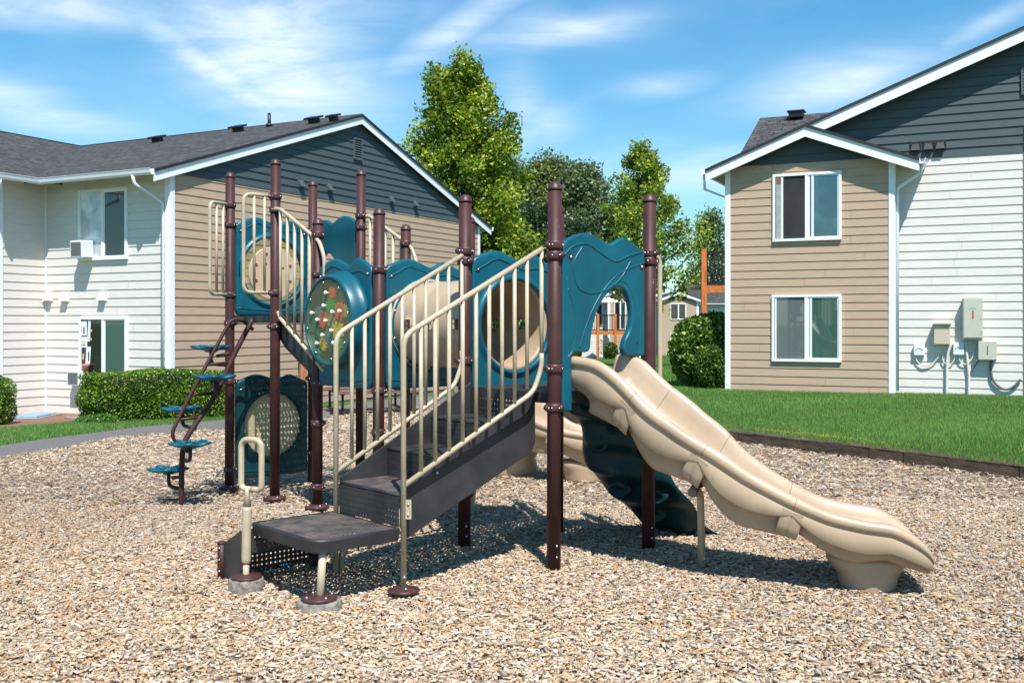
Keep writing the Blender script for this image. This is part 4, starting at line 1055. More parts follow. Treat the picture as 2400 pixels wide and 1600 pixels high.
mb = MB(); p = S(W, B[2], 0) + V3(-.02, -.12, 0); g = hchips(p.x, p.y); mb.lathe(p+UP*(g-.02), [(.065, 0), (.072, .12), (.092, .26), (.115, .38), (.13, .48), (.135, .75)], 24); obj('tapered_sleeve', mb, M['tan'], PS)

# --- wavy climbing wall from the far side of the first deck
def climbwall():
    mb = MB(); nu, nv = 22, 56; g = [[None]*(nu+1) for _ in range(nv+1)]; bk = [[None]*(nu+1) for _ in range(nv+1)]
    path = crom([V3(.90, 0, 1.10), V3(.98, 0, .98), V3(1.04, 0, .78), V3(1.10, 0, .57), V3(1.21, 0, .35), V3(1.44, 0, .15), V3(1.78, 0, -.03)], 12)
    m = len(path)-1
    holds = [(.12, .3), (.12, .72), (.26, .5), (.38, .22), (.38, .78), (.52, .5), (.64, .24), (.64, .74), (.78, .5), (.88, .25), (.88, .75)]
    for j in range(nv+1):
        t = j/nv; q = path[min(m, int(t*m+.5))]; k = t*m; i0 = min(m-1, int(k)); q = path[i0].lerp(path[i0+1], k-i0)
        lo = -.04 + .03*math.sin(t*15+.6) ; hi = .97 - .36*t + .05*math.sin(t*13+.2)
        for i in range(nu+1):
            u = i/nu; b = lo+(hi-lo)*u; w = .018*math.sin(t*19+u*2)
            for hx, hy in holds: w -= .035*math.exp(-(((t-hx)/.028)**2+((u-hy)/.11)**2))
            p = S(q.x+w*.8, b, q.z+w*.7); e = 1-abs(2*u-1)**6; rib = .018*math.sin(t*38)
            g[j][i] = mb.add([p]); bk[j][i] = mb.add([S(q.x+w*.8-(.05+rib)*e-.004, b, q.z+w*.7-(.035+rib)*e)])
    for j in range(nv):
        for i in range(nu):
            mb.face((g[j][i], g[j+1][i], g[j+1][i+1], g[j][i+1]), True); mb.face((bk[j][i], bk[j][i+1], bk[j+1][i+1], bk[j+1][i]), True)
    for j in range(nv):
        mb.face((g[j][0], bk[j][0], bk[j+1][0], g[j+1][0]), True); mb.face((g[j][nu], g[j+1][nu], bk[j+1][nu], bk[j][nu]), True)
    for i in range(nu):
        mb.face((g[0][i], g[0][i+1], bk[0][i+1], bk[0][i])); mb.face((g[nv][i], bk[nv][i], bk[nv][i+1], g[nv][i+1]))
    o = obj('climbing_wall', mb, M['teal_shaded'], PS, label='wavy teal climbing wall seen from below, coloured as in shade')  # shade of the underside is painted into the whole wall's teal
    # hollow hand holds visible on the underside
    h = MB()
    for hx, hy in holds:
        k = hx*m; i0 = int(k); q = path[i0].lerp(path[i0+1], k-i0); b = -.04+(.86-.3*hx+.04)*hy
        h.rings([[S(q.x-.055-d, b+rr*1.5*math.cos(a), q.z-.048-d+rr*.8*math.sin(a)) for a in (2*PI*z/16 for z in range(16))] for rr, d in ((.072, -.01), (.062, .016), (.046, .012), (.036, -.03))], cap0=False)
    obj('hand_hold_cup', h, M['teal_shaded'], o)
climbwall()

# --- pod climber at the high deck
def climber():
    b = 4.05; mb = MB()
    main = crom([S(.02, b, 1.60), S(-.164, b, 1.28), S(-.35, b, .91), S(-.54, b, .66), S(-.64, b, .50), S(-.665, b, .30), S(-.667, b, -.05)], 8); mb.tube(main, .024, 14)
    outer = fillet([S(.02, b+.0, 1.50), S(-.10, b+.0, 1.60), S(-.20, b, 1.59), S(-.30, b, 1.42), S(-.47, b, 1.125), S(-.66, b, .79), S(-.765, b, .58), S(-.69, b, .47)], .09, 6); mb.tube(outer, .0165, 12)
    for z, a0, a1 in ((1.20, -.20, -.42), (.93, -.34, -.58), (.72, -.48, -.69)): mb.tube([S(a0, b, z), S(a1, b, z-.01)], .013, 8)
    o = obj('pod_climber', mb, M['post'], PS, label='curved maroon ladder with teal stepping pods')
    for (a, bb, z) in ((-.298, 4.25, 1.335), (-.435, 3.87, 1.085), (-.571, 4.25, .785), (-.667, 3.87, .512), (-.70, 4.25, .255)):
        pm = MB(); c = S(a, bb, z); seg = 40; rs = []
        for f, dz in ((.05, -.035), (.35, -.035), (.42, -.022), (.9, -.014), (1.0, 0), (.97, .012), (.80, .015), (.4, .012), (.05, .012)):
            ring = []
            for j in range(seg):
                an = 2*PI*j/seg; r = .165*(1+.17*math.cos(5*an+.6)*min(1, f*1.2)); ring.append(c + V3(math.cos(an)*r*f, math.sin(an)*r*f, dz+.010*math.cos(5*an+.6)*f))
            rs.append(ring)
        pm.rings(rs)
        for j in range(5):
            an = 2*PI*(j+.5)/5; pm.tube([c+V3(math.cos(an)*.04, math.sin(an)*.04, .012), c+V3(math.cos(an)*.11, math.sin(an)*.11, .016)], .010, 6)
        p = obj('pod', pm, M['teal'], o)
        st = MB(); k = min(main, key=lambda q: (q-c).length + abs(q.z-(z-.13))*2)
        st.tube(fillet([c-UP*.03, c-UP*.15, Vector((k.x, k.y, z-.16))], .05, 5), .0165, 10); st.tube([c-UP*.035+ (k-c)*.3, Vector((k.x, k.y, z-.05))], .015, 8)
        st.tube([c-UP*.042, c-UP*.03], .05, 12)
        obj('pod_bracket', st, M['post'], p)
climber()
M['seam_t'] = mat('tan_joint', (.25, .17, .11), .8); M['seam_g'] = mat('slate_joint', (.035, .046, .052), .8); M['seam_w'] = mat('cream_joint', (.44, .42, .38), .8)
# ------------------------------------------------------------------ buildings
def siding(mb, P, U, z0, z1, ext, e=.178, lap=.016):
    """lap siding on the plane through P along U (outward normal = right of U); ext(z) -> (s0, s1)"""
    P = Vector((P[0], P[1], 0)); U = Vector((U[0], U[1], 0)); Nn = Vector((U.y, -U.x, 0)); z = z0
    while z < z1-.002:
        zt = min(z+e, z1); a0, a1 = ext(z); b0, b1 = ext(zt)
        if a1-a0 > .03:
            if e < .3 and a1-a0 > 2 and random.random() < .55:
                x_ = random.uniform(a0+.3, a1-.3); mb.cur = 1; mb.quad(P+U*x_+Nn*(lap+.001)+UP*(z+.012), P+U*(x_+.006)+Nn*(lap+.001)+UP*(z+.012), P+U*(x_+.006)+Nn*.0045+UP*(zt-.014), P+U*x_+Nn*.0045+UP*(zt-.014)); mb.cur = 0
            if b1-b0 < 0: b0 = b1 = (b0+b1)/2
            q = [P+U*a0+Nn*lap+UP*z, P+U*a1+Nn*lap+UP*z, P+U*b1+Nn*.002+UP*zt, P+U*b0+Nn*.002+UP*zt]
            mb.quad(*q); mb.quad(P+U*a0+UP*z-Nn*.0, P+U*a1+UP*z-Nn*.0, q[1], q[0])
        z = zt
def vec(d): return Vector((d[0], d[1], 0)).normalized()
class Wall:
    def __init__(s, P, U): s.P = Vector((P[0], P[1], 0)); s.U = vec(U); s.N = Vector((s.U.y, -s.U.x, 0))
    def at(s, u, z, w=0): return s.P + s.U*u + UP*z + s.N*w
    def hit(s, px, py):
        r = Vector(((px-CX)/FPX, 1, -(py-HY)/FPX)); c = Vector((0, 0, CAMH)); t = (s.P-c).dot(s.N)/r.dot(s.N); q = c+r*t-s.P
        return q.dot(s.U), (c+r*t).z
    def box(s, mb, u0, u1, z0, z1, w0, w1): mb.box(s.at((u0+u1)/2, (z0+z1)/2, (w0+w1)/2), s.U*(u1-u0)/2, s.N*(w1-w0)/2, UP*(z1-z0)/2)
def window(w, u0, u1, z0, z1, par, left, right, label=None, extra=None):
    fr = MB(); t = .055; d0, d1 = .006, .062
    w.box(fr, u0, u1, z1-t, z1, d0, d1); w.box(fr, u0, u1, z0, z0+t, d0, d1+.012); w.box(fr, u0, u0+t, z0+t, z1-t, d0, d1); w.box(fr, u1-t, u1, z0+t, z1-t, d0, d1)
    m = (u0+u1)/2; w.box(fr, m-.035, m+.035, z0+t, z1-t, d0, d1-.006)
    o = obj('window', fr, M['vinyl'], par, label=label)
    for a, b, mt in ((u0+t, m-.035, left), (m+.035, u1-t, right)):
        p = MB(); p.quad(w.at(a, z0+t, .032), w.at(b, z0+t, .032), w.at(b, z1-t, .032), w.at(a, z1-t, .032)); obj('pane', p, M[mt], o)
    # sash of the sliding half
    s = MB(); a, b = m+.035, u1-t
    for q in ((a, b, z1-t-.03, z1-t), (a, b, z0+t, z0+t+.03), (a, a+.03, z0+t+.03, z1-t-.03), (b-.03, b, z0+t+.03, z1-t-.03)): w.box(s, *q, .033, .044)
    obj('sash', s, M['vinyl'], o)
    return o
def hood(w, u, z, par, mt, sz=.17, name='wall_vent'):
    mb = MB(); h = sz
    w.box(mb, u-h*.62, u+h*.62, z-h*.2, z+h*.95, .004, .028)
    mb.hexa([w.at(u-h*.45, z-h*.15, .028), w.at(u+h*.45, z-h*.15, .028), w.at(u+h*.5, z-h*.1, .13), w.at(u-h*.5, z-h*.1, .13), w.at(u-h*.45, z+h*.75, .028), w.at(u+h*.45, z+h*.75, .028), w.at(u+h*.34, z+h*.62, .05), w.at(u-h*.34, z+h*.62, .05)])
    obj(name, mb, M[mt], par)
def raker(w, pts, ov, par, roof_t=.05, bh=.19):
    """barge boards along roof line pts [(u,z top)...], sitting ov in front of the wall"""
    mb = MB(); bl = MB()
    for (u0, z0), (u1, z1) in zip(pts, pts[1:]):
        for m_, lo, hi, w0, w1 in ((mb, bh+roof_t, roof_t, ov-.022, ov), (bl, roof_t+.001, -.012, ov-.03, ov+.03)):
            a = [w.at(u0, z0-lo, w0), w.at(u1, z1-lo, w0), w.at(u1, z1-lo, w1), w.at(u0, z0-lo, w1), w.at(u0, z0-hi, w0), w.at(u1, z1-hi, w0), w.at(u1, z1-hi, w1), w.at(u0, z0-hi, w1)]
            m_.hexa(a)
    obj('barge_board', mb, M['trim'], par); obj('roof_edge', bl, M['roofedge'], par)
def roofplane(name, pts, udir, par, th=.05, label=None):
    pts = [Vector(p) for p in pts]; n = (pts[1]-pts[0]).cross(pts[2]-pts[0]).normalized()
    if n.z < 0: pts = pts[::-1]; n = -n
    u = Vector(udir).normalized(); v = n.cross(u); mb = MB(); mb.slab(pts, th, n, (pts[0], u, v)); return obj(name, mb, M['shingle'], par, label=label)
def gutter(a, b, par, out, cap=True):
    a, b, out = Vector(a), Vector(b), Vector(out); mb = MB(); d = (b-a).normalized()
    prof = [(0, 0), (0, -.115), (.07, -.12), (.10, -.085), (.112, -.03), (.125, 0), (.118, .004), (.105, -.03), (.092, -.08), (.066, -.11), (.006, -.108), (.006, 0)]
    mb.rings([[p + out*x + UP*z for x, z in prof] for p in (a, b)], smooth=False); return obj('gutter', mb, M['gutter'], par)
def flat(w, mb, u0, u1, z0, z1, ww): mb.quad(w.at(u0, z0, ww), w.at(u1, z0, ww), w.at(u1, z1, ww), w.at(u0, z1, ww))

# ---- left building
U1 = vec((.4605, .8877)); U2 = vec((-.889, .457))
K = Vector((-6.98, 20.9, 0)); LB = root('apartment_building', K + UP*-.4, 'left apartment building, cream corner wing and tan gable wall with slate blue gable top', 'building')
zb, zs = -.40, 4.63; pit = .335; half = 6.45; zE = 4.80
wg = Wall(K, U1)                                    # tan gable wall, u 0..12.9, outward normal to the right
mb = MB(); siding(mb, wg.P, wg.U, zb, zs, lambda z: (.105, 12.80)); obj('tan_wall', mb, [M['tan_siding'], M['seam_t']], LB)
top = lambda z: (max(.02, (z-zE+.10)/pit), 12.9-max(.02, (z-zE+.10)/pit))
mb = MB(); siding(mb, wg.P, wg.U, zs, zE-.1+half*pit, lambda z: top(z) if z > zE-.1 else (.0, 12.9), lap=.024); obj('gable_wall', mb, [M['grey_siding'], M['seam_g']], LB)
wf = Wall(K + Vector((U2.x, U2.y, 0))*3.72, -U2)      # cream wall, u from the inner corner (0) to K (3.72)
mb = MB(); siding(mb, wf.P, wf.U, zb, zs+.12, lambda z: (.02, 3.62)); obj('cream_wall', mb, [M['white_siding'], M['seam_w']], LB)
I = wf.P
ww = Wall(I - Vector((U1.x, U1.y, 0))*1.16, U1)     # wing side wall toward the camera, u 0..1.16
mb = MB(); siding(mb, ww.P, ww.U, zb, zs+.12, lambda z: (.09, 1.14)); obj('cream_wall', mb, [M['white_siding'], M['seam_w']], LB, label='short cream side wall of the wing at the left edge')
wz = Wall(ww.P + Vector((U2.x, U2.y, 0))*12.0, -U2)   # wing front (out of frame)
mb = MB(); siding(mb, wz.P, wz.U, zb, zs+.1, lambda z: (0, 11.95)); siding(mb, wz.P, wz.U, zs+.1, zs+2.1, lambda z: (max(0, (z-zs-.1)/pit), 12-max(0, (z-zs-.1)/pit))); obj('cream_wall', mb, [M['white_siding'], M['seam_w']], LB)
wr = Wall(K + Vector((U1.x, U1.y, 0))*12.9, U2); mb = MB(); siding(mb, wr.P, wr.U, zb, zs+.1, lambda z: (0, 16), e=.356); obj('cream_wall', mb, [M['white_siding'], M['seam_w']], LB)
tr = MB()
wg.box(tr, -.018, .105, zb+.02, zs+.12, -.012, .030); wg.box(tr, 12.80, 12.92, zb+.02, zs-.02, -.01, .030); wf.box(tr, 3.605, 3.718, zb+.02, zs+.12, -.01, .028); wf.box(tr, -.0, .03, zb, zs+.1, .002, .03); ww.box(tr, -.02, .09, zb, zs+.1, -.01, .03)
obj('corner_trim', tr, M['trim'], LB, bevel=.004)
dk = MB()   # dark foundation line
for w, a, b in ((wg, .0, 12.9), (wf, 0, 3.7), (ww, 0, 1.15)): w.box(dk, a, b, zb-.25, zb+.0, -.05, -.008)
obj('foundation', dk, M['concrete'], LB)
ov = .14; eo = .55
zt = lambda d: zE + pit*d        # roof top height d metres inside the wall line
N1 = wg.N; N2 = wf.N; u1 = Vector((U1.x, U1.y, 0)); u2 = Vector((U2.x, U2.y, 0))
p = lambda a, b, z: K + u1*a + u2*b + UP*z
roofplane('roof', [p(-eo, -ov, zt(-eo)), p(-eo, 3.72-eo*0+.0, zt(-eo)), p(-eo, 18, zt(-eo)), p(half, 18, zt(half)), p(half, -ov, zt(half))], u2, LB, .045, 'main front roof slope')
roofplane('roof', [p(12.9+eo, -ov, zt(-eo)), p(12.9+eo, 18, zt(-eo)), p(half, 18, zt(half)), p(half, -ov, zt(half))], u2, LB, .045)
q = 6.2
roofplane('roof', [p(-1.16-.5, 3.72-eo, zt(-eo)), p(q+1.2, 3.72-eo, zt(-eo)), p(q+1.2, 3.72+q, zt(q)), p(-1.16-.5, 3.72+q, zt(q))], u1, LB, .045, 'roof slope of the wing at the left edge')
roofplane('roof', [p(-1.16-.5, 3.72+2*q+eo, zt(-eo)), p(q, 3.72+2*q+eo, zt(-eo)), p(q, 3.72+q, zt(q)), p(-1.16-.5, 3.72+q, zt(q))], u1, LB, .045)
cap = MB()     # ridge caps
cap.tube([p(half, -ov, zt(half)-.005), p(half, 18, zt(half)-.005)], .035, 6); cap.tube([p(-1.6, 3.72+q, zt(q)-.005), p(q-.1, 3.72+q, zt(q)-.005)], .035, 6); obj('ridge_cap', cap, M['roofedge'], LB)
raker(wg, [(-eo, zt(-eo)), (half, zt(half))], ov, LB); raker(wg, [(half, zt(half)), (12.9+eo, zt(-eo))], ov, LB)
sf = MB()
sf.slab([p(-eo+.02, -ov+.02, zt(-eo)-.062), p(-eo+.02, 3.72-eo, zt(-eo)-.062), p(0, 3.72, zt(0)-.062), p(0, -ov+.02, zt(0)-.062)], .01, UP)
sf.slab([p(-1.6, 3.72-eo+.02, zt(-eo)-.062), p(-eo, 3.72-eo+.02, zt(-eo)-.062), p(0, 3.72, zt(0)-.062), p(-1.6, 3.72, zt(0)-.062)], .01, UP)
sf.slab([p(12.9+eo-.02, -ov+.02, zt(-eo)-.062), p(12.9, -ov+.02, zt(0)-.062), p(12.9, 6, zt(0)-.062), p(12.9+eo-.02, 6, zt(-eo)-.062)], .01, UP)
obj('soffit', sf, M['soffit'], LB)
zg = zt(-eo)+.012
gutter(p(-eo-.0, -ov+.0, zg), p(-eo, 3.72-eo, zg), LB, -u1); gutter(p(-1.66, 3.72-eo, zg), p(-eo, 3.72-eo, zg), LB, -u2); gutter(p(12.9+eo, -ov-.02, zg), p(12.9+eo, 10, zg), LB, u1)
def pipe(name, pts, r, m, par, sq=True):
    mb = MB(); mb.tube(pts, r, 4 if sq else 8); 
    return obj(name, mb, M[m], par)
pipe('downspout', [p(-eo-.06, .38, zg-.10), p(-eo-.05, .36, zg-.26), p(-.05, .15, zg-.62), p(-.055, .15, zb+.15)], .045, 'gutter', LB)
pipe('downspout', [p(12.9+eo+.05, .25, zg-.10), p(12.9+.08, .30, zg-.5), p(12.95, .30, zb+.15)], .04, 'gutter', LB)
pipe('downspout', [p(-1.55, 3.72-eo-.05, zg-.1), p(-1.55, 3.72-eo-.04, zg-.24), p(-1.2, 3.72, zg-.55), p(-1.2, 3.68, zb+.2)], .04, 'gutter', LB)
def fwin(px0, px1, py0, py1, w):   # pixel box -> wall coordinates (top taken at the right, bottom at the right)
    a, z1_ = w.hit(px0, py0); b, z2_ = w.hit(px1, py0); c, z3_ = w.hit(px1, py1); return min(a, b), max(a, b), z3_, z2_
a, b, z0_, z1_ = fwin(188, 302, 438, 607, wf); window(wf, a, b, z0_, z1_, LB, 'pane_white', 'pane_dark', 'upper window with a white curtain, above the small window vents')
AW = (a, b, z0_, z1_)
a, b, z0_, z1_ = fwin(190, 302, 742, 905, wf); lw = window(wf, a, b, z0_, z1_, LB, 'pane_dark', 'pane_greenblind', 'lower window with papers taped inside and green tinted glass')
LWn = (a, b, z0_, z1_)
# papers in the lower window: parts of the window
wd = (b-a)
def rect(px0, px1, py0, py1, m, nm, wo=.040, slant=0):
    x0, t0 = wf.hit(px0, py0); x1, t1 = wf.hit(px1, py1); r = MB(); r.quad(wf.at(x0, t1, wo), wf.at(x1-slant, t1, wo), wf.at(x1, t0, wo), wf.at(x0+slant, t0, wo)); return obj(nm, r, m, lw)
wp = mat('white_paper', (.72, .73, .74), .6, var=.05); blk = mat('black_print', (.03, .035, .06), .6); yel = mat('yellow_print', (.6, .45, .12), .6)
rect(195, 207, 752, 786, wp, 'paper'); rect(208, 217, 746, 800, wp, 'paper', .041, .03); rect(195, 208, 789, 814, wp, 'paper'); rect(204, 217, 812, 852, wp, 'paper', .042, .03)
rect(196, 204, 800, 803, yel, 'paper_stripe', .043); rect(196, 204, 807, 809, blk, 'paper_stripe', .043); rect(199, 202, 766, 782, blk, 'paper_stripe', .043); rect(210, 213, 824, 846, blk, 'paper_stripe', .043); rect(197, 201, 828, 842, yel, 'paper_stripe', .043); rect(214, 220, 772, 777, yel, 'paper_stripe', .044); rect(212, 219, 792, 797, yel, 'paper_stripe', .044)
x0, t0 = wf.hit(209, 860); mb = MB(); mb.lathe(wf.at(x0, t0-.10, .09), [(.055, 0), (.075, .12), (.085, .14), (.085, .17), (.001, .165)], 14); o = obj('pot', mb, M['pinkpot']); o['label'] = 'pink pot on the sill of the lower left window'; o['category'] = 'flower pot'
for (px, py) in ((243, 698), (155, 700), (117, 699)):
    u, z = wf.hit(px, py); hood(wf, u, z-.03, LB, 'box_tan' if False else 'white_siding', .20)
for px in (703, 770, 915, 971):
    u, z = wg.hit(px, 436 if px < 720 else 445 if px < 800 else 472 if px < 930 else 482); hood(wg, u, z, LB, 'vent_grey', .19)
def louvre(w, u0, u1, z0, z1, par, mt, back='black'):
    mb = MB(); mb.cur = 0; t = .04
    for q in ((u0, u1, z1-t, z1), (u0, u1, z0, z0+t), (u0, u0+t, z0+t, z1-t), (u1-t, u1, z0+t, z1-t)): w.box(mb, *q, .01, .06)
    n = 8
    for i in range(n):
        z = z0+t+(z1-z0-2*t)*(i+.5)/n; h = (z1-z0)/n*.3; mb.hexa([w.at(u0+t, z-h-.008, .052), w.at(u1-t, z-h-.008, .052), w.at(u1-t, z+h-.008, .02), w.at(u0+t, z+h-.008, .02), w.at(u0+t, z-h, .054), w.at(u1-t, z-h, .054), w.at(u1-t, z+h, .022), w.at(u0+t, z+h, .022)])
    mb.cur = 1; flat(w, mb, u0+t, u1-t, z0+t, z1-t, .018); obj('gable_vent', mb, [M[mt], M[back]], par)
a, z1_ = wg.hit(826, 328); b, z0_ = wg.hit(846, 378); louvre(wg, a, b, z0_, z0_+.56, LB, 'vent_grey')
# roof vents and flue, placed on the front slope
def onroof(px, py):
    n = (UP - u1*pit).normalized(); o_ = p(0, 0, zE); r = Vector(((px-CX)/FPX, 1, -(py-HY)/FPX)); c = Vector((0, 0, CAMH)); t = (o_-c).dot(n)/r.dot(n); return c+r*t
for px, py, s in ((370, 330, 1), (559, 306, 1), (737, 286, 1), (783, 281, .8)):
    q_ = onroof(px, py+3); mb = MB(); t = (u1+UP*pit).normalized(); n = t.cross(u2).normalized(); n = n if n.z > 0 else -n
    mb.box(q_+n*.05, u2*.12*s, t*.10*s, n*.06); mb.box(q_+n*.14, u2*.20*s, t*.17*s, n*.025); obj('roof_vent', mb, M['black'], LB, bevel=.01)
q_ = onroof(631, 297); mb = MB(); mb.tube([q_-UP*.1, q_+UP*.36], .045, 12); mb.tube([q_+UP*.0, q_+UP*.07], .09, 12); obj('roof_flue', mb, M['black'], LB)
# window air conditioners: things of their own
def airc(px0, px1, py0, py1, lab, dp=.42, tilt=.03):
    a, zt_ = wf.hit(px0, py0); b, zb_ = wf.hit(px1, py1); a, b = min(a, b), max(a, b); c = wf.at((a+b)/2, (zb_+zt_)/2, .05)
    r = root('window_air_conditioner', wf.at((a+b)/2, zb_, .05), lab, 'air conditioner'); mb = MB(); hw = (b-a)/2; hh = (zt_-zb_)/2
    nn = (wf.N - UP*tilt).normalized(); up = (UP + wf.N*tilt).normalized()
    mb.box(c+nn*dp/2, wf.U*hw, nn*dp/2, up*hh); o = obj('case', mb, M['vinyl'], r, bevel=.012)
    g = MB()
    g.cur = 0; cc = c+nn*(dp+.004); g.box(cc, wf.U*hw*.82, nn*.003, up*hh*.80)
    for i in range(9): g.box(cc+up*hh*.8*(-1+2*(i+.5)/9)+nn*.005, wf.U*hw*.82, nn*.002, up*.003)
    obj('grille', g, M['acgrille'], r)
airc(196, 224, 566, 604, 'white air conditioner tilting out of the upper left window', .30)
airc(180, 207, 868, 902, 'white air conditioner low on the cream wall, half hidden by the hedge', .2, 0)

# ---- right building
RD = vec((.907, -.421)); RN = Vector((RD.y, -RD.x, 0)); rd = Vector((RD.x, RD.y, 0))
PL = Vector((4.93, 23.1, 0)); Wb = 3.36; RB = root('apartment_building', PL, 'right apartment building, brown bay beside a cream wall under a big slate blue gable', 'building')
rb = Wall(PL, RD); zb, zs = .03, 5.07
e = (zs-zb)/28
mb = MB(); siding(mb, rb.P, rb.U, zb, zs, lambda z: (.0, Wb), e); obj('tan_wall', mb, [M['tan_siding'], M['seam_t']], RB)
za = 5.20; pb = .385; hb = Wb/2
mb = MB(); siding(mb, rb.P, rb.U, zs, za+hb*pb-.08, lambda z: (max(0, (z-za+.1)/pb), Wb-max(0, (z-za+.1)/pb)), e, .024); obj('gable_wall', mb, [M['grey_siding'], M['seam_g']], RB, label='small slate blue gable over the bay')
dep = .36
rs = Wall(rb.at(Wb+.09, 0), -RN if False else (-RN.x, -RN.y)); rs = Wall(rb.at(Wb+.08, 0), Vector((-rb.N.x, -rb.N.y, 0)))
mb = MB(); siding(mb, rs.P, rs.U, zb, 5.2, lambda z: (.0, dep), e); obj('cream_wall', mb, [M['white_siding'], M['seam_w']], RB, label='narrow cream return wall of the bay')
tr = MB(); rb.box(tr, -.12, .0, zb-.03, zs+.12, -.02, .03); rb.box(tr, Wb, Wb+.12, zb-.03, zs+.05, -.02, .03); rs.box(tr, .032, .13, zb-.03, zs+.05, .0, .05)
obj('corner_trim', tr, M['trim'], RB, bevel=.004)
lsw = Wall(rb.at(-.1, 0, -8), Vector((rb.N.x, rb.N.y, 0))); mb = MB(); siding(mb, lsw.P, lsw.U, -.3, 5.2, lambda z: (0, 7.97), .356); obj('cream_wall', mb, [M['white_siding'], M['seam_w']], RB)
wm = Wall(rb.at(Wb+.08, 0, -dep), RD)       # main cream wall
mb = MB(); siding(mb, wm.P, wm.U, zb, 5.05, lambda z: (.0, 2.50), e); siding(mb, wm.P, wm.U, zb, 5.05, lambda z: (2.62, 9.5), e); obj('cream_wall', mb, [M['white_siding'], M['seam_w']], RB, label='tall cream wall carrying the electrical boxes')
mg = .379; zr = lambda s: 7.56 + mg*(s-2.57)     # top of the big roof along the wall
sr = 9.6
def bigext(z):
    lo = max(-3.4, 2.57+(z+.12-7.56)/mg); return (lo, max(lo, 2*sr-lo))
mb = MB(); siding(mb, wm.P, wm.U, 5.05, zr(sr)-.15, bigext, e, .024); obj('gable_wall', mb, [M['grey_siding'], M['seam_g']], RB, label='big slate blue gable at the right edge')
tr = MB(); wm.box(tr, 2.50, 2.62, zb, 5.6, .0, .05); obj('corner_trim', tr, M['trim'], RB)
raker(wm, [(-3.9, zr(-3.9)), (sr, zr(sr))], .34, RB, bh=.24); raker(wm, [(sr, zr(sr)), (2*sr+3.9, zr(-3.9))], .34, RB, bh=.24)
q = lambda s, w, z: wm.at(s, z, w)
roofplane('roof', [q(-3.9, .34, zr(-3.9)), q(sr, .34, zr(sr)), q(sr, -14, zr(sr)), q(-3.9, -14, zr(-3.9))], rb.N, RB, .05, 'big roof slope above the main gable') if False else None
roofplane('roof', [q(-3.9, .34, zr(-3.9)), q(sr, .34, zr(sr)), q(sr, -3.5, zr(sr)), q(-3.9, -3.5, zr(-3.9))], rb.N, RB, .05, 'main roof slope above the big gable')
roofplane('roof', [q(2*sr+3.9, .34, zr(-3.9)), q(sr, .34, zr(sr)), q(sr, -3.5, zr(sr)), q(2*sr+3.9, -3.5, zr(-3.9))], rb.N, RB, .05)
# rear wing roof seen left of the big gable
R0 = Vector((6.30, 26.0, 6.76)); back = Vector((-rb.N.x, -rb.N.y, 0))
roofplane('roof', [R0, R0+rd*6, R0+rd*6-back*2.7-UP*1.46, R0-back*2.7-UP*1.46], rd, RB, .06, 'rear wing roof behind the bay')
roofplane('roof', [R0, R0+rd*6, R0+rd*6+back*3.6-UP*1.5, R0+back*3.6-UP*1.5], rd, RB, .06)
n_ = (UP*3.6+back*-1.95*-1).normalized(); mb = MB(); qv = R0+rd*.95-back*.30-UP*.16
mb.box(qv+UP*.10, rd*.17, back*.13, UP*.07); mb.box(qv+UP*.18, rd*.21, back*.17, UP*.02); obj('roof_vent', mb, M['black'], RB, bevel=.01)
# bay roof
bo_ = .50; ovb = .30; zbt = lambda s: za + pb*(hb-abs(s-hb)) 
roofplane('roof', [q_ for q_ in (rb.at(-bo_, zbt(-bo_), ovb), rb.at(hb, zbt(hb), ovb), rb.at(hb, zbt(hb), -2.6), rb.at(-bo_, zbt(-bo_), -2.6))], rb.N, RB, .045, 'left slope of the bay roof')
roofplane('roof', [q_ for q_ in (rb.at(Wb+bo_+.12, zbt(Wb+bo_+.12), ovb), rb.at(hb, zbt(hb), ovb), rb.at(hb, zbt(hb), -.5), rb.at(Wb+bo_+.12, zbt(Wb+bo_+.12), -dep+.03))], rb.N, RB, .045, 'right slope of the bay roof')
raker(rb, [(-bo_, zbt(-bo_)), (hb, zbt(hb))], ovb, RB, bh=.21); raker(rb, [(hb, zbt(hb)), (Wb+bo_+.12, zbt(Wb+bo_+.12))], ovb, RB, bh=.21)
sf = MB()
sf.slab([rb.at(-bo_+.02, zbt(-bo_)-.06, ovb-.03), rb.at(0, zbt(0)-.06, ovb-.03), rb.at(0, zbt(0)-.06, -3), rb.at(-bo_+.02, zbt(-bo_)-.06, -3)], .01, UP)
sf.slab([rb.at(Wb, zbt(Wb)-.06, ovb-.03), rb.at(Wb+bo_+.1, zbt(Wb+bo_+.1)-.06, ovb-.03), rb.at(Wb+bo_+.1, zbt(Wb+bo_+.1)-.06, -dep), rb.at(Wb, zbt(Wb)-.06, -dep)], .01, UP)
obj('soffit', sf, M['soffit'], RB)
gutter(rb.at(-bo_, zbt(-bo_)+.01, ovb+.02), rb.at(-bo_, zbt(-bo_)+.01, -3), RB, -rd); gutter(rb.at(Wb+bo_+.12, zbt(Wb+bo_+.12)+.01, ovb+.02), rb.at(Wb+bo_+.12, zbt(Wb+bo_+.12)+.01, -dep+.02), RB, rd)
pipe('downspout', [rb.at(Wb+bo_+.17, zbt(Wb+bo_)-.10, .12), rb.at(Wb+bo_+.14, zbt(Wb+bo_)-.30, .08), rb.at(Wb+.17, zbt(Wb+bo_)-.58, -.12), rb.at(Wb+.16, zbt(Wb+bo_)-.75, -.14), rb.at(Wb+.155, .12, -.14)], .042, 'gutter', RB)
pipe('downspout', [rb.at(-bo_-.05, zbt(-bo_)-.10, .2), rb.at(-bo_-.05, zbt(-bo_)-.42, .15), rb.at(-.12, zbt(-bo_)-.60, -.4), rb.at(-.16, .12, -.4)], .04, 'gutter', RB)
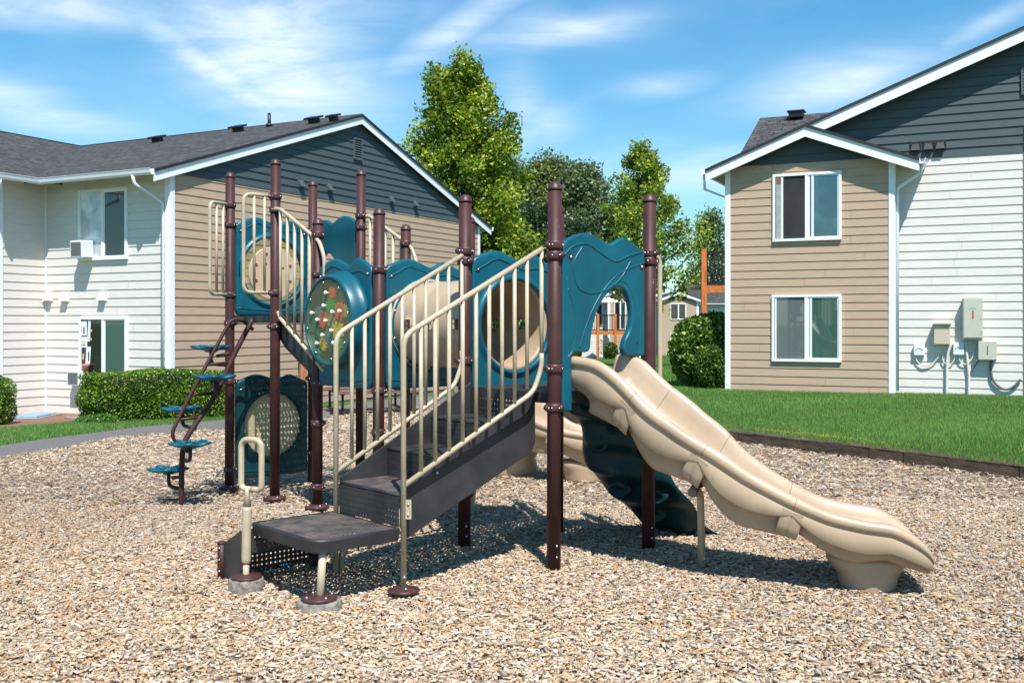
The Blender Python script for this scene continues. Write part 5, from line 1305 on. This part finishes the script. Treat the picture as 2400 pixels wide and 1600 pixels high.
a, b, z0_, z1_ = fwin(1812, 1973, 403, 566, rb); a, z1_ = rb.hit(1812, 410); b, _ = rb.hit(1973, 400); _, z0_ = rb.hit(1812, 567)
w_ = window(rb, a, b, z0_, z1_, RB, 'pane_screen', 'pane_teal', 'upper bay window with dark open half and a blue reflection')
s_ = MB(); rb.box(s_, a+.075, a+.185, z0_+.06, z1_-.06, .034, .048); o = obj('side_panel', s_, mat('pale_insert', (.36, .35, .34), .5, var=.1), w_)
s_ = MB(); rb.box(s_, a+.085, a+.18, z1_-.22, z1_-.07, .048, .052); obj('box_flap', s_, mat('cardboard_brown', (.22, .10, .05), .8), w_)
s_ = MB(); rb.box(s_, a+.185, a+.225, z0_+.06, z1_-.06, .034, .052); rb.box(s_, (a+b)/2+.10, (a+b)/2+.15, z0_+.08, z1_-.08, .034, .050); obj('sash', s_, M['vinyl'], w_)
a2, z1_ = rb.hit(1810, 691); b2, _ = rb.hit(1973, 691); _, z0_ = rb.hit(1810, 846)
w_ = window(rb, a2, b2, z0_, z1_, RB, 'pane_blind', 'pane_greenblind', 'lower bay window with closed blinds')
s_ = MB(); rb.box(s_, (a2+b2)/2+.08, (a2+b2)/2+.12, z0_+.08, z1_-.08, .034, .050); rb.box(s_, a2+.07, a2+.10, z0_+.06, z1_-.06, .034, .05); obj('sash', s_, M['vinyl'], w_)
for px in (2146, 2176, 2204):
    u, z = wm.hit(px, 350 - (px-2146)*.07); hood(wm, u, z-.02, RB, 'black', .185)
a, z1_ = wm.hit(2393, 160); louvre(wm, a, a+.5, z1_-.56, z1_, RB, 'vent_grey')
fd = MB(); wm.box(fd, 0, 9, zb-.3, zb, -.1, -.008); rb.box(fd, -.1, Wb+.1, zb-.3, zb, -.1, -.008); obj('foundation', fd, mat('dark_foundation', (.08, .06, .05), .9), RB)
wfr = MB(); u_, zt_ = wm.hit(2397, 312); wm.box(wfr, 2.66, 2.76, 2.6, 5.2, .02, .07); wm.box(wfr, 2.66, 4.2, 5.2, 5.3, .02, .07); obj('window', wfr, M['vinyl'], RB)

# utility boxes on the cream wall: each a thing
def ubox(px0, px1, py0, py1, dp, m, name, lab, cat, lip=0, extra=None, bev=.008):
    a, zt_ = wm.hit(px0, py0); b, _ = wm.hit(px1, py0); _, zb_ = wm.hit(px0, py1); r = root(name, wm.at((a+b)/2, zb_, .02), lab, cat)
    mb = MB(); wm.box(mb, a, b, zb_, zt_, .02, dp); o = obj('case', mb, M[m], r, bevel=bev)
    if lip: l = MB(); wm.box(l, a-.02, b+.02, zt_, zt_+.035, .02, dp+.05); obj('rain_lip', l, M[m], r, bevel=.004)
    if extra: extra(r, a, b, zb_, zt_, dp)
    return r
def cab(r, a, b, z0, z1, dp):
    d = MB(); wm.box(d, a+.02, b-.012, z0+.03, z1-.03, dp, dp+.012); obj('door', d, M['box_grey'], r, bevel=.004)
    s = MB(); c = (a+b)/2; wm.box(s, c-.012, c+.016, z0+(z1-z0)*.48, z0+(z1-z0)*.68, dp+.012, dp+.015); obj('sticker', s, M['redsticker'], r)
    s = MB(); wm.box(s, c-.045, c+.06, z0+(z1-z0)*.71, z0+(z1-z0)*.765, dp+.012, dp+.015); obj('label_plate', s, mat('pale_green_print', (.35, .45, .38), .5), r)
    h = MB(); [h.sphere(wm.at(b-.035, z, dp+.014), .010, 6, 4) for z in (z0+.10, z0+.15, z0+.42, z1-.1)]; obj('latch', h, M['black'], r)
ubox(2257, 2304, 697, 794, .22, 'box_grey', 'electrical_cabinet', 'tall grey beige electrical cabinet with a red sticker on the cream wall', 'electrical cabinet', 0, cab)
ubox(2190, 2227, 760, 806, .20, 'box_tan', 'meter_box', 'tan box with a sloping rain lip, left of the tall cabinet', 'meter box', 1)
def dome(r, a, b, z0, z1, dp):
    d = MB(); c = (a+b)/2; d.tube([wm.at(c+.06*math.cos(t), z0+(z1-z0)*.5+.05*math.sin(t), dp+.003) for t in (PI*i/10 for i in range(11))], .010, 8); obj('embossed_arch', d, M['box_white'], r)
ubox(2142, 2168, 806, 833, .11, 'box_white', 'telephone_box', 'small white telephone box, leftmost on the cream wall', 'junction box', 0, dome, .02)
ubox(2234, 2260, 802, 832, .11, 'box_white', 'telephone_box', 'small white telephone box directly below left of the tall cabinet', 'junction box', 0, dome, .02)
def slots(r, a, b, z0, z1, dp):
    s = MB(); c = (a+b)/2
    for i in range(4): wm.box(s, c-.010, c+.008, z0+(z1-z0)*(.28+.125*i), z0+(z1-z0)*(.28+.125*i+.09), dp, dp+.003)
    obj('sticker', s, M['black'], r)
ubox(2293, 2336, 799, 842, .20, 'box_grey', 'electrical_box', 'square pale box with a column of dark marks, right of the others', 'electrical box', 0, slots)
def cond(pts, r, m, name, lab, cat='conduit', w=.06):
    P = []
    for t in pts:
        u, z = wm.hit(t[0], t[1]); P.append(wm.at(u, z, t[2] if len(t) > 2 else w))
    mb = MB(); mb.tube(crom(P, 6) if len(P) > 2 else P, r, 10); o = obj(name, mb, M[m]); o['label'] = lab; o['category'] = cat
cond([(2228, 806), (2224, 820), (2220, 850), (2219, 935)], .030, 'conduit', 'conduit', 'beige pipe running into the grass below the tan meter box')
cond([(2263, 795), (2266, 830), (2271, 880), (2271, 885), (2270, 940)], .028, 'conduit', 'conduit', 'pale pipe running down into the grass from the tall cabinet')
cond([(2284, 798), (2282, 830), (2268, 852), (2252, 848), (2247, 835)], .012, 'conduit', 'conduit', 'thin white conduit looping below the tall cabinet')
cond([(2149, 834), (2149, 845), (2165, 857), (2190, 848), (2205, 826)], .013, 'conduit', 'conduit', 'thin conduit curving from the leftmost telephone box to the meter box')
cond([(2239, 833), (2234, 848), (2224, 853), (2212, 848), (2208, 828)], .013, 'conduit', 'conduit', 'thin conduit curving left from the telephone box below the cabinet')
cond([(2296, 842), (2284, 858), (2274, 876), (2273, 890)], .012, 'conduit_grey', 'conduit', 'thin dark conduit running down left from the square pale box')
cond([(2325, 842), (2322, 860), (2327, 890), (2345, 908), (2364, 911), (2380, 902), (2392, 888)], .026, 'conduit_grey', 'conduit', 'thick grey flexible conduit sagging in a U at the right edge')

# rear deck of the right building
def balcony(X0, X1, Y, zf, posts, lab, railh=1.07, depth=1.6, down=-1.0, th=.24, pw=.085):
    r = root('wooden_balcony', (X0, Y, down), lab, 'balcony')
    for x in posts:
        mb = MB(); mb.box(V3(x, Y-.06, (down+zf+railh+.1)/2), V3(pw, 0, 0), V3(0, pw, 0), V3(0, 0, (zf+railh+.1-down)/2)); obj('post', mb, M['orange_wood'], r)
    mb = MB(); mb.box(V3((X0+X1)/2, Y+.03, zf-th/2), V3((X1-X0)/2, 0, 0), V3(0, .03, 0), V3(0, 0, th/2)); mb.box(V3((X0+X1)/2, Y+depth/2+.06, zf-.04), V3((X1-X0)/2, 0, 0), V3(0, depth/2, 0), V3(0, 0, .03)); obj('deck', mb, M['orange_wood'], r)
    mb = MB(); n = int((X1-X0)/.115)
    for i in range(n): x = X0+.06+(X1-X0-.1)*i/n; mb.box(V3(x, Y+.02, zf+railh/2), V3(.018, 0, 0), V3(0, .009, 0), V3(0, 0, railh/2-.06))
    for z in (zf+railh, zf+.08): mb.box(V3((X0+X1)/2, Y+.02, z), V3((X1-X0)/2, 0, 0), V3(0, .02, 0), V3(0, 0, .042))
    obj('railing', mb, M['black'], r)
    return r
balcony(6.02, 9.0, 32.5, 2.75, (6.07,), 'orange wooden balcony with black railing just left of the right building bay', 1.05, 2.0, -.3, .22, .08)

# ---- far buildings
def farbuilding(X0, X1, Y, zg, ze, lab, pitch=.36, gabled=True, wins=(), wallm='tan_siding', depth=9, side=None):
    r = root('far_building', (X0, Y, zg), lab, 'building'); w = Wall((X0, Y), (1, 0)); Wd = X1-X0; e_ = .178
    mb = MB(); siding(mb, w.P, w.U, zg, ze-.0, lambda z: (0, Wd), e_, .02); obj('wall', mb, M[wallm], r)
    if gabled:
        mb = MB(); siding(mb, w.P, w.U, ze, ze+Wd/2*pitch, lambda z: ((z-ze)/pitch, Wd-(z-ze)/pitch), e_, .03); obj('gable_wall', mb, [M['grey_siding'], M['seam_g']], r)
        raker(w, [(-.5, ze-.5*pitch+.2), (Wd/2, ze+Wd/2*pitch+.2)], .3, r, bh=.24); raker(w, [(Wd/2, ze+Wd/2*pitch+.2), (Wd+.5, ze-.5*pitch+.2)], .3, r, bh=.24)
        for s in (0, 1):
            a = -.5 if s == 0 else Wd+.5; roofplane('roof', [w.at(a, ze-.5*pitch+.2, .3), w.at(Wd/2, ze+Wd/2*pitch+.2, .3), w.at(Wd/2, ze+Wd/2*pitch+.2, -depth), w.at(a, ze-.5*pitch+.2, -depth)], (0, 1, 0), r, .06)
    else:
        roofplane('roof', [w.at(-.4, ze-.15, .5), w.at(Wd+.4, ze-.15, .5), w.at(Wd+.4, ze+depth/2*pitch, -depth/2), w.at(-.4, ze+depth/2*pitch, -depth/2)], (1, 0, 0), r, .06)
        roofplane('roof', [w.at(-.4, ze-.15, -depth-.5), w.at(Wd+.4, ze-.15, -depth-.5), w.at(Wd+.4, ze+depth/2*pitch, -depth/2), w.at(-.4, ze+depth/2*pitch, -depth/2)], (1, 0, 0), r, .06)
        gutter(w.at(-.4, ze-.15, .5), w.at(Wd+.4, ze-.15, .5), r, w.N)
    mb = MB(); w.box(mb, -.12, .06, zg, ze, 0, .05); w.box(mb, Wd-.06, Wd+.12, zg, ze, 0, .05); obj('corner_trim', mb, M['trim'], r)
    sd = MB()
    for P_, U_ in (((X1, Y), (0, 1)), ((X0, Y+depth), (0, -1)), ((X1, Y+depth), (-1, 0))):
        ww_ = Wall(P_, U_); siding(sd, ww_.P, ww_.U, zg, ze, lambda z: (0, depth if U_[0] == 0 else Wd), .356)
    obj('side_wall', sd, M['white_siding'], r)
    for (a, b, z0, z1, l, rr) in wins: window(w, a, b, z0, z1, r, l, rr)
    return r
def X(px, Y): return (px-CX)/FPX*Y
def Z(py, Y): return CAMH-(py-HY)/FPX*Y
Y = 88
farbuilding(X(1547, Y), X(1634, Y), Y, Z(834, Y)-.3, Z(703, Y), 'tan far building with a slate gable between the play set and the shrub', wins=[(X(1571, Y)-X(1547, Y), X(1608, Y)-X(1547, Y), Z(749, Y), Z(711, Y), 'pane_dark', 'pane_dark'), (X(1571, Y)-X(1547, Y), X(1608, Y)-X(1547, Y), Z(819, Y), Z(780, Y), 'pane_white', 'pane_dark')])
farbuilding(X(1635, Y+1), X(1900, Y+1), Y+1.6, Z(834, Y)-.3, Z(706, Y), 'cream far building with a long grey roof behind the orange balcony post', gabled=False, wallm='white_siding', depth=10)
Y = 74
farbuilding(X(1290, Y), X(1445, Y), Y, Z(838, Y)-.8, Z(694, Y), 'cream far building with grey roof seen between the play set posts', gabled=False, wallm='white_siding', depth=9, wins=[(1.2, 2.5, Z(760, Y), Z(710, Y), 'pane_dark', 'pane_dark'), (3.3, 4.2, Z(762, Y), Z(706, Y), 'pane_dark', 'pane_white')])
farbuilding(X(1428, Y-1), X(1500, Y-1), Y-1, Z(838, Y)-.8, Z(690, Y), 'tan far building behind the orange decks framed by the arched panel', gabled=True, wins=[(.35, 1.2, Z(773, Y), Z(707, Y), 'pane_dark', 'pane_teal'), (.9, 1.9, Z(838, Y), Z(794, Y), 'pane_dark', 'pane_greenblind')])
Y = 69
balcony(X(1372, Y), X(1480, Y), Y, Z(776, Y), (X(1401, Y), X(1442, Y)), 'orange wooden balcony with black railing framed by the arched panel', 1.07, 3.0, -2.2, .24, .085)
mb = MB(); c = V3(X(1420, Y), Y+1.5, Z(692, Y)); mb.lathe(c, [(1.35, -.45), (1.30, -.43), (.6, -.2), (.03, 0)], 8); U_ = root('patio_umbrella', V3(c.x, c.y, Z(776, Y)), 'open cream patio umbrella on the far balcony', 'umbrella'); obj('canopy', mb, M['umbrella'], U_)
mb = MB(); mb.tube([V3(c.x, c.y, Z(776, Y)), c], .025, 8); obj('pole', mb, M['acgrille'], U_)
sr_ = MB()   # far stair railing
for i in range(12):
    x = X(1405, Y)+i*.09*1.0; z = Z(795, Y)-i*.075; sr_.box(V3(x, Y-.5, z-.45), V3(.01, 0, 0), V3(0, .01, 0), V3(0, 0, .42))
sr_.tube([V3(X(1405, Y), Y-.5, Z(795, Y)), V3(X(1405, Y)+1.1, Y-.5, Z(795, Y)-.9)], .025, 6); sr_.tube([V3(X(1405, Y), Y-.5, Z(795, Y)-.85), V3(X(1405, Y)+1.1, Y-.5, Z(795, Y)-1.72)], .025, 6)
o = obj('stair_railing', sr_, M['black']); o['label'] = 'black sloping stair railing under the far balcony'; o['category'] = 'railing'

# ------------------------------------------------------------------ vegetation
def leafcloud(P, s, C, flat=.0, name='crown', m='leaf', parent=None, label=None, kind=None, cat=None, two=True):
    n = len(P); s = np.asarray(s)
    d = np.random.normal(0, 1, (n, 3)); d[:, 2] = np.abs(d[:, 2])*(1+flat)+.15; d /= np.linalg.norm(d, axis=1)[:, None]
    t = np.random.normal(0, 1, (n, 3)); u = np.cross(d, t); u /= np.linalg.norm(u, axis=1)[:, None]; v = np.cross(d, u)
    s = s[:, None]; a = .62
    V_ = np.stack([P-u*s, P-v*s*a-d*s*.10, P+u*s, P+v*s*a-d*s*.10], 1).reshape(-1, 3); F_ = np.arange(n*4).reshape(-1, 4)
    return tinted(name, V_, F_, 4, np.clip(C, .003, .9), M[m], kind=kind, parent=parent, label=label, cat=cat)
def tree(name, x, y, h, prof, n, ls, base, tip, lab, limbs=46, clear=.12, up=.9, seed=1, airy=.3, cl=70, dens=1.0, spread=1.0, zg=None):
    rs = np.random.RandomState(seed); zg = hlawn(x, y)-.1 if zg is None else zg
    r = root(name, (x, y, zg), lab, 'tree'); tm = MB()
    tr_ = [V3(x + .03*h*math.sin(i*.9+seed)*(i/8)*.35, y+.02*h*math.cos(i*1.3+seed)*(i/8)*.3, zg + h*.93*i/8) for i in range(9)]
    tm.tube(tr_, [h*.018*(1-.93*i/8)+.012 for i in range(9)], 9)
    PP = []; SH = []
    def tk(t):
        k = t/.93*8; i = min(7, int(k)); return tr_[i].lerp(tr_[i+1], min(1, k-i))
    for i in range(limbs):
        t = clear + (.92-clear)*((i+rs.rand())/limbs); b = tk(t); R_ = prof(t)*h*rs.uniform(.72, 1.12); az_ = i*2.399+rs.uniform(-.5, .5)
        lift = up*rs.uniform(.7, 1.3)*(R_*.8); e = b + V3(math.cos(az_)*R_, math.sin(az_)*R_, lift); mid = b.lerp(e, .5) + UP*(-.10*R_)
        tm.tube([b, mid, e], [h*.006*(1-t)+.012, h*.004*(1-t)+.010, .006], 5)
        m = max(3, int(cl*dens*(R_/(h*.15)))//3)
        ff = rs.uniform(.18, 1.0, m)**.75
        for f in ff:
            c = b.lerp(mid, f*2) if f < .5 else mid.lerp(e, f*2-1); sg = .16*R_*(1.15-.6*f)*spread + .03*h*airy*.5
            c = c + V3(*(rs.normal(0, 1, 3)*sg)); k = max(2, int(n/limbs/m)); q = np.clip(rs.normal(0, 1, (k, 3)), -1.7, 1.7)*(ls*2.9)*np.array([1, 1, .75])
            PP.append(np.array(c)+q); SH.append(np.full(k, rs.normal(0, 1)))
    for i in range(int(limbs*.14)):   # leader tip
        t = rs.uniform(.88, 1.0); k = max(4, int(n/limbs/7)); c = tk(min(.93, t)) + UP*(max(0, t-.93)*h); PP.append(np.array(c)+rs.normal(0, 1, (k, 3))*ls*2.6); SH.append(np.full(k, rs.normal()))
    P = np.concatenate(PP); sh = np.concatenate(SH); n_ = len(P)
    C = np.array(base)[None]*(1+.22*sh[:, None])*np.random.uniform(.82, 1.18, n_)[:, None]
    yt = np.random.rand(n_) < np.where(sh > .15, .72, .10); C[yt] = np.array(tip)*np.random.uniform(.75, 1.25, yt.sum())[:, None]
    obj('trunk', tm, M['bark'], r); leafcloud(P, ls*np.random.uniform(.6, 1.25, n_), C, name='crown', parent=r)
    return r
def conic(a, w0=.20): return lambda t: w0*max(.03, min(1, (t-.02)/.16))*max(.04, (1-t))**a*1.35
Yt = 41
tree('lime_tree', X(1090, Yt), Yt, Z(78, Yt)-Z(800, Yt)+.8, lambda t: .285*min(1, (t+.10)/.30)*max(.03, 1-t)**.56, 80000, .086, (.125, .21, .022), (.39, .45, .05), 'tallest tree, yellow green and conical, behind the left building', limbs=95, clear=.06, up=.45, seed=4, spread=.85, cl=34)
Yt = 46
tree('birch_tree', X(1512, Yt), Yt, Z(320, Yt)-Z(835, Yt)+.5, lambda t: .37*min(1, (t+.10)/.25)*max(.06, 1-t)**.8, 19000, .084, (.15, .235, .035), (.42, .48, .08), 'airy yellow green tree just left of the right building', limbs=34, clear=.24, up=.9, seed=11, airy=.35, spread=.5, cl=22)
for i, (px, Yt, pt, wd, base, tip, lab, sd) in enumerate((
    (1190, 98, 352, .16, (.11, .17, .075), (.24, .30, .13), 'slender grey green tree right behind the tallest tree', 21),
    (1285, 100, 352, .19, (.13, .18, .07), (.30, .33, .13), 'rounded olive green tree in the middle of the far tree row', 22),
    (1372, 98, 372, .21, (.12, .18, .095), (.26, .31, .16), 'feathery grey green tree right of the middle of the far row', 23))):
    tree('poplar_tree', X(px, Yt), Yt, Z(pt, Yt)-Z(815, Yt), (lambda wd: lambda t: wd*min(1, (t+.25)/.3)*max(.08, 1-t)**.45)(wd), 24000, .19, base, tip, lab, limbs=75, clear=.05, up=1.5, seed=sd, spread=1.0)
for px, Yt, pt, sd, lab in ((1360, 93, 500, 31, 'dark conical conifer low in the gap of the far tree row'), (1240, 95, 450, 32, 'dark bushy tree filling the gap behind the tunnel panel'), (1440, 96, 450, 33, 'dark green tree between the conifer and the airy tree')):
    tree('evergreen_tree', X(px, Yt), Yt, Z(pt, Yt)-Z(815, Yt), lambda t: .34*max(.06, 1-t)**.7, 16000, .18, (.035, .07, .035), (.075, .12, .05), lab, limbs=70, clear=.02, up=-.05, seed=sd)
tree('young_tree', X(1668, 95), 95, Z(458, 95)-Z(800, 95), lambda t: .20*max(.1, 1-t)**.6, 9000, .15, (.11, .17, .08), (.24, .29, .16), 'small pale tree beside the left edge of the right building', limbs=45, clear=.1, up=1.2, seed=41)
tree('cypress_tree', X(478, 60), 60, Z(274, 60)-Z(700, 60), lambda t: .11*max(.08, 1-t)**.55, 9000, .11, (.06, .13, .02), (.16, .24, .04), 'tree tip showing above the left roof', limbs=60, clear=.3, up=1.2, seed=42)
# far wood line closing the view low down
Pw = []; Cw = []
for i in range(420):
    x = random.uniform(-14, 40); y = random.uniform(118, 135); hh = random.uniform(3.5, 7.5); z = hlawn(x, 100)-.5
    k = 75; Pw.append(np.random.normal(0, 1, (k, 3))*np.array([1.6, 1.2, 1.4])+np.array([x, y, z+hh*random.uniform(.2, .9)])); Cw.append(np.tile(np.array([.04, .075, .025])*random.uniform(.5, 1.5), (k, 1)))
Pw = np.concatenate(Pw); leafcloud(Pw, np.full(len(Pw), .3), np.concatenate(Cw), name='far_woods', kind='stuff', label='dark green far-off woods behind the buildings')

def bush(name, c, rad, n, ls, base, tip, lab, cat, boxy=2.0, m='hedgeleaf', ang=0, tipf=.3, core=True, jit=.05):
    """superellipsoid shrub: dense leaves on its skin"""
    c = Vector(c); r = root(name, c-UP*rad[2], lab, cat); n0 = n
    v = np.random.normal(0, 1, (n0, 3)); v /= (np.abs(v)**boxy).sum(1)[:, None]**(1/boxy)
    wob = 1+.05*np.sin(v[:, 0]*5+1)*np.cos(v[:, 2]*6)+.03*np.sin(v[:, 1]*13+v[:, 0]*9)
    depth = 1-np.abs(np.random.normal(0, jit, n0)); v = v*wob[:, None]*depth[:, None]
    P = v*np.array(rad); ca_, sa_ = math.cos(ang), math.sin(ang); P = np.stack([P[:, 0]*ca_-P[:, 1]*sa_, P[:, 0]*sa_+P[:, 1]*ca_, P[:, 2]], 1)+np.array(c)
    C = np.array(base)[None]*np.random.uniform(.55, 1.5, n0)[:, None]*(1+.25*vnoise(P[:, 0]*3+P[:, 1], P[:, 2]*3, 1.5, 77))[:, None]
    yt = np.random.rand(n0) < tipf*(.6+.8*np.clip(vnoise(P[:, 0]*2, P[:, 2]*2+P[:, 1], 2, 78), 0, 1)); C[yt] = np.array(tip)*np.random.uniform(.7, 1.3, yt.sum())[:, None]
    leafcloud(P, ls*np.random.uniform(.6, 1.3, n0), C, name='foliage', m=m, parent=r)
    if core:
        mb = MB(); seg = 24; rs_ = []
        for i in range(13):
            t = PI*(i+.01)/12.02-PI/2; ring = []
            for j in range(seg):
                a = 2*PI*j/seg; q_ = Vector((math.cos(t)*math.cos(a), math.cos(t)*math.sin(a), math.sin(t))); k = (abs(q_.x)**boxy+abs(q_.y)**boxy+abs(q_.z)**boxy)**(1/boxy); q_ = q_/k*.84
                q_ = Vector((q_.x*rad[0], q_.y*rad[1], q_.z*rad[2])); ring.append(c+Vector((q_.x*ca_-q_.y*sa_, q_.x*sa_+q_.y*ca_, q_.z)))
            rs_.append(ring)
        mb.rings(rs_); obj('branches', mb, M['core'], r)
    return r
ha = math.atan2(1.9, 1.73); hc = Vector(((-8.0-6.2)/2-.10, (19.5+21.4)/2+.30, 0)); hz = hlawn(hc.x, hc.y)
bush('clipped_hedge', (hc.x, hc.y, hz+.47), (1.42, .55, .52), 34000, .024, (.075, .165, .018), (.30, .40, .04), 'clipped box hedge in front of the left building corner', 'hedge', boxy=9, ang=ha, tipf=.35, jit=.035)
p_ = G(-10, 1000, hlawn); bush('clipped_shrub', (p_[0]-.52, p_[1]+.5, hlawn(*p_)+.42), (.55, .5, .50), 7000, .024, (.075, .165, .018), (.3, .4, .04), 'green shrub cut by the left edge of the photo', 'shrub', boxy=3, tipf=.35)
p_ = G(225, 993, hlawn); bush('low_shrub', (p_[0], p_[1]+.1, hlawn(*p_)+.06), (.42, .30, .11), 2600, .026, (.07, .16, .03), (.18, .30, .08), 'small low plant at the foot of the clipped hedge', 'shrub', boxy=2, core=False, jit=.2)
# big shrubs beside the bay
Ys = 24.3
bush('rhododendron', (X(1662, Ys)+.15, Ys+.3, .05+.84), (.98, .95, .88), 15000, .060, (.085, .16, .025), (.33, .43, .07), 'big glossy leaved shrub at the left corner of the brown bay', 'shrub', boxy=2.9, m='hedgeleaf', tipf=.30, jit=.11)
bush('clipped_shrub', (X(1668, 23.4)+.02, 23.5, .05+.47), (.42, .42, .50), 7500, .030, (.05, .10, .015), (.20, .29, .05), 'smaller fine leaved shrub in front of the big glossy shrub', 'shrub', boxy=2.6, tipf=.28, jit=.08)
for i, (px, py, r_, lab) in enumerate(((1432, 838, .6, 'clipped yellowish cone shrub below the far balcony'), (1478, 838, .75, 'dark round shrub at the foot of the tan far building'), (1345, 842, .7, 'dark shrub behind the head of the big slide'))):
    Y_ = 66; bush('far_shrub', (X(px, Y_), Y_, Z(py, Y_)+r_*.6), (r_*.7, r_*.7, r_), 2500, .08, (.06, .10, .02), (.2, .22, .04), lab, 'shrub', boxy=2.2)

# weeds
def weed(px, py, n, s, lab):
    x_, y_ = G(px, py); z_ = hchips(x_, y_); Vv = []
    for i in range(n):
        a = random.uniform(0, 2*PI); l = s*random.uniform(.5, 1.2); b = Vector((x_+random.uniform(-.04, .04), y_+random.uniform(-.03, .03), z_)); e_ = b+V3(math.cos(a)*l*.7, math.sin(a)*l*.7, l); w_ = V3(-math.sin(a), math.cos(a), 0)*s*.10
        Vv += [b-w_*.3, b.lerp(e_, .6)+w_, e_, b.lerp(e_, .6)-w_]
    V_ = np.array(Vv); F_ = np.arange(len(V_)).reshape(-1, 4); C = np.array([.14, .30, .04])*np.random.uniform(.7, 1.3, len(F_))[:, None]
    o = tinted('weed', V_, F_, 4, C, M['blade'], kind=None, label=lab, cat='weed')
weed(1183, 1090, 60, .09, 'bright green weed in the chips beside the background slide'); weed(1930, 1086, 26, .05, 'small weed in the chips beyond the big slide'); weed(2032, 1098, 16, .035, 'tiny weed near the timber edging, right of the other one')

# ------------------------------------------------------------------ small things
mb = MB(); x_, y_ = G(1212-42+0, 1079); mb.sphere((x_, y_, hchips(x_, y_)+.02), .05, 12, 8); o = obj('stone', mb, M['concrete']); o['label'] = 'grey stone lying beside the green weed'; o['category'] = 'stone'
def litter(px, py, w, d, m, lab):
    x_, y_ = G(px, py); z_ = hchips(x_, y_)+.045; mb = MB(); g = 7; rs_ = []
    for i in range(g):
        ring = []
        for j in range(5): ring.append(V3(x_+w*(i/(g-1)-.5)+.004*math.sin(j*3+i), y_+d*(j/4-.5)+.006*math.sin(i*2), z_+.012*math.sin(i*1.9+j*1.3)))
        rs_.append(ring)
    mb.rings(rs_, closed=False); o = obj('wrapper', mb, M[m]); o['label'] = lab; o['category'] = 'litter'
litter(671, 1340, .06, .06, 'litter_blue', 'crumpled blue wrapper in the shade under the low platform'); litter(974, 1283, .055, .06, 'litter_green', 'green and yellow wrapper on the chips behind the near handrail post')
x_, y_ = G(80, 978, hlawn); mb = MB(); mb.box((x_, y_, hlawn(x_, y_)+.05), (.26, 0, 0), (0, .45, 0), (0, 0, .02)); mb.box((x_, y_, hlawn(x_, y_)+.02), (.30, 0, 0), (0, .5, 0), (0, 0, .02)); o = obj('utility_lid', mb, M['lid'], bevel=.01); o['label'] = 'blue grey utility lid flat in the bark bed'; o['category'] = 'utility lid'
for i, (px, py, lab) in enumerate(((118, 975, 'flat pale stone at the right end of the utility lid'), (178, 982, 'flat pale stone nearer the hedge'))):
    x_, y_ = G(px, py, hlawn); mb = MB(); mb.lathe((x_, y_, hlawn(x_, y_)+.02), [(.22, 0), (.23, .02), (.19, .04), (.01, .045)], 14, ax=(1, .7)); o = obj('flat_stone', mb, M['concrete']); o['label'] = lab; o['category'] = 'stone'
# wooden post behind the middle deck
x_, y_ = G(709, 985); z_ = hchips(x_, y_); r = root('wooden_post', (x_, y_, z_), 'square red brown wooden post standing behind the play set', 'post')
mb = MB(); mb.box((x_, y_, z_+.62), Vector((.8, .6, 0)).normalized()*.07, Vector((-.6, .8, 0)).normalized()*.07, (0, 0, .66)); obj('timber', mb, M['rust_wood'], r, bevel=.006)
mb = MB(); mb.sphere((x_-.06, y_-.11, z_+1.22), .035, 10, 6); obj('round_tag', mb, M['lid'], r)
# picnic table
def picnic():
    a = V3(*G(790, 972), 0); zg = hchips(a.x, a.y)+.02; d = Vector((.93, .37, 0)).normalized(); n = Vector((-d.y, d.x, 0)); L_ = 1.85
    r = root('picnic_table', a+UP*zg, 'brown plank picnic table on a black metal frame beside the path', 'picnic table')
    def pl(nm, off, z, w, th=.02, m='benchwood', l0=-.05, l1=L_): mb = MB(); mb.box(a+d*((l0+l1)/2)+n*off+UP*(zg+z), d*(l1-l0)/2, n*w, UP*th); return obj(nm, mb, M[m], r, bevel=.008)
    pl('bench_seat', 0, .44, .13); pl('bench_seat', 1.35, .44, .13)
    for i in range(3): pl('table_top', .45+.23*i, .74, .10)
    for x in (.12, L_-.2):
        mb = MB(); q_ = a+d*x
        mb.tube([q_+n*-.25+UP*(zg+.03), q_+n*1.6+UP*(zg+.03)], .03, 8)
        for y in (0, 1.35): mb.tube([q_+n*y+UP*(zg+.03), q_+n*y+UP*(zg+.42)], .028, 8)
        mb.tube([q_+n*-.1+UP*(zg+.41), q_+n*1.45+UP*(zg+.41)], .022, 8)
        for y in (.42, .95): mb.tube([q_+n*y+UP*(zg+.41), q_+n*y+UP*(zg+.72)], .025, 8)
        obj('frame', mb, M['black'], r)
    mb = MB(); mb.tube([a+n*0+d*-.15+UP*(zg+.03), a+d*(L_+.05)+UP*(zg+.03)], .03, 8); mb.tube([a+n*.68+d*.12+UP*(zg+.41), a+n*.68+d*(L_-.2)+UP*(zg+.41)], .022, 8); obj('runner', mb, M['black'], r)
picnic()

# groups of like things
GR = {'far_building': 'far apartment buildings', 'wooden_balcony': 'orange wooden balconies', 'apartment_building': 'two storey apartment buildings', 'window_air_conditioner': 'window air conditioners', 'telephone_box': 'white telephone boxes on the cream wall',
      'conduit': 'conduits on the cream wall', 'poplar_tree': 'trees of the far row', 'evergreen_tree': 'dark trees of the far row', 'far_shrub': 'shrubs by the far buildings', 'clipped_shrub': 'clipped shrubs', 'weed': 'weeds in the chips', 'wrapper': 'wrappers littering the chips', 'flat_stone': 'flat stones by the lid'}
for o in scene.objects:
    k = o.name.split('.')[0]
    if o.parent is None and k in GR: o['group'] = GR[k]
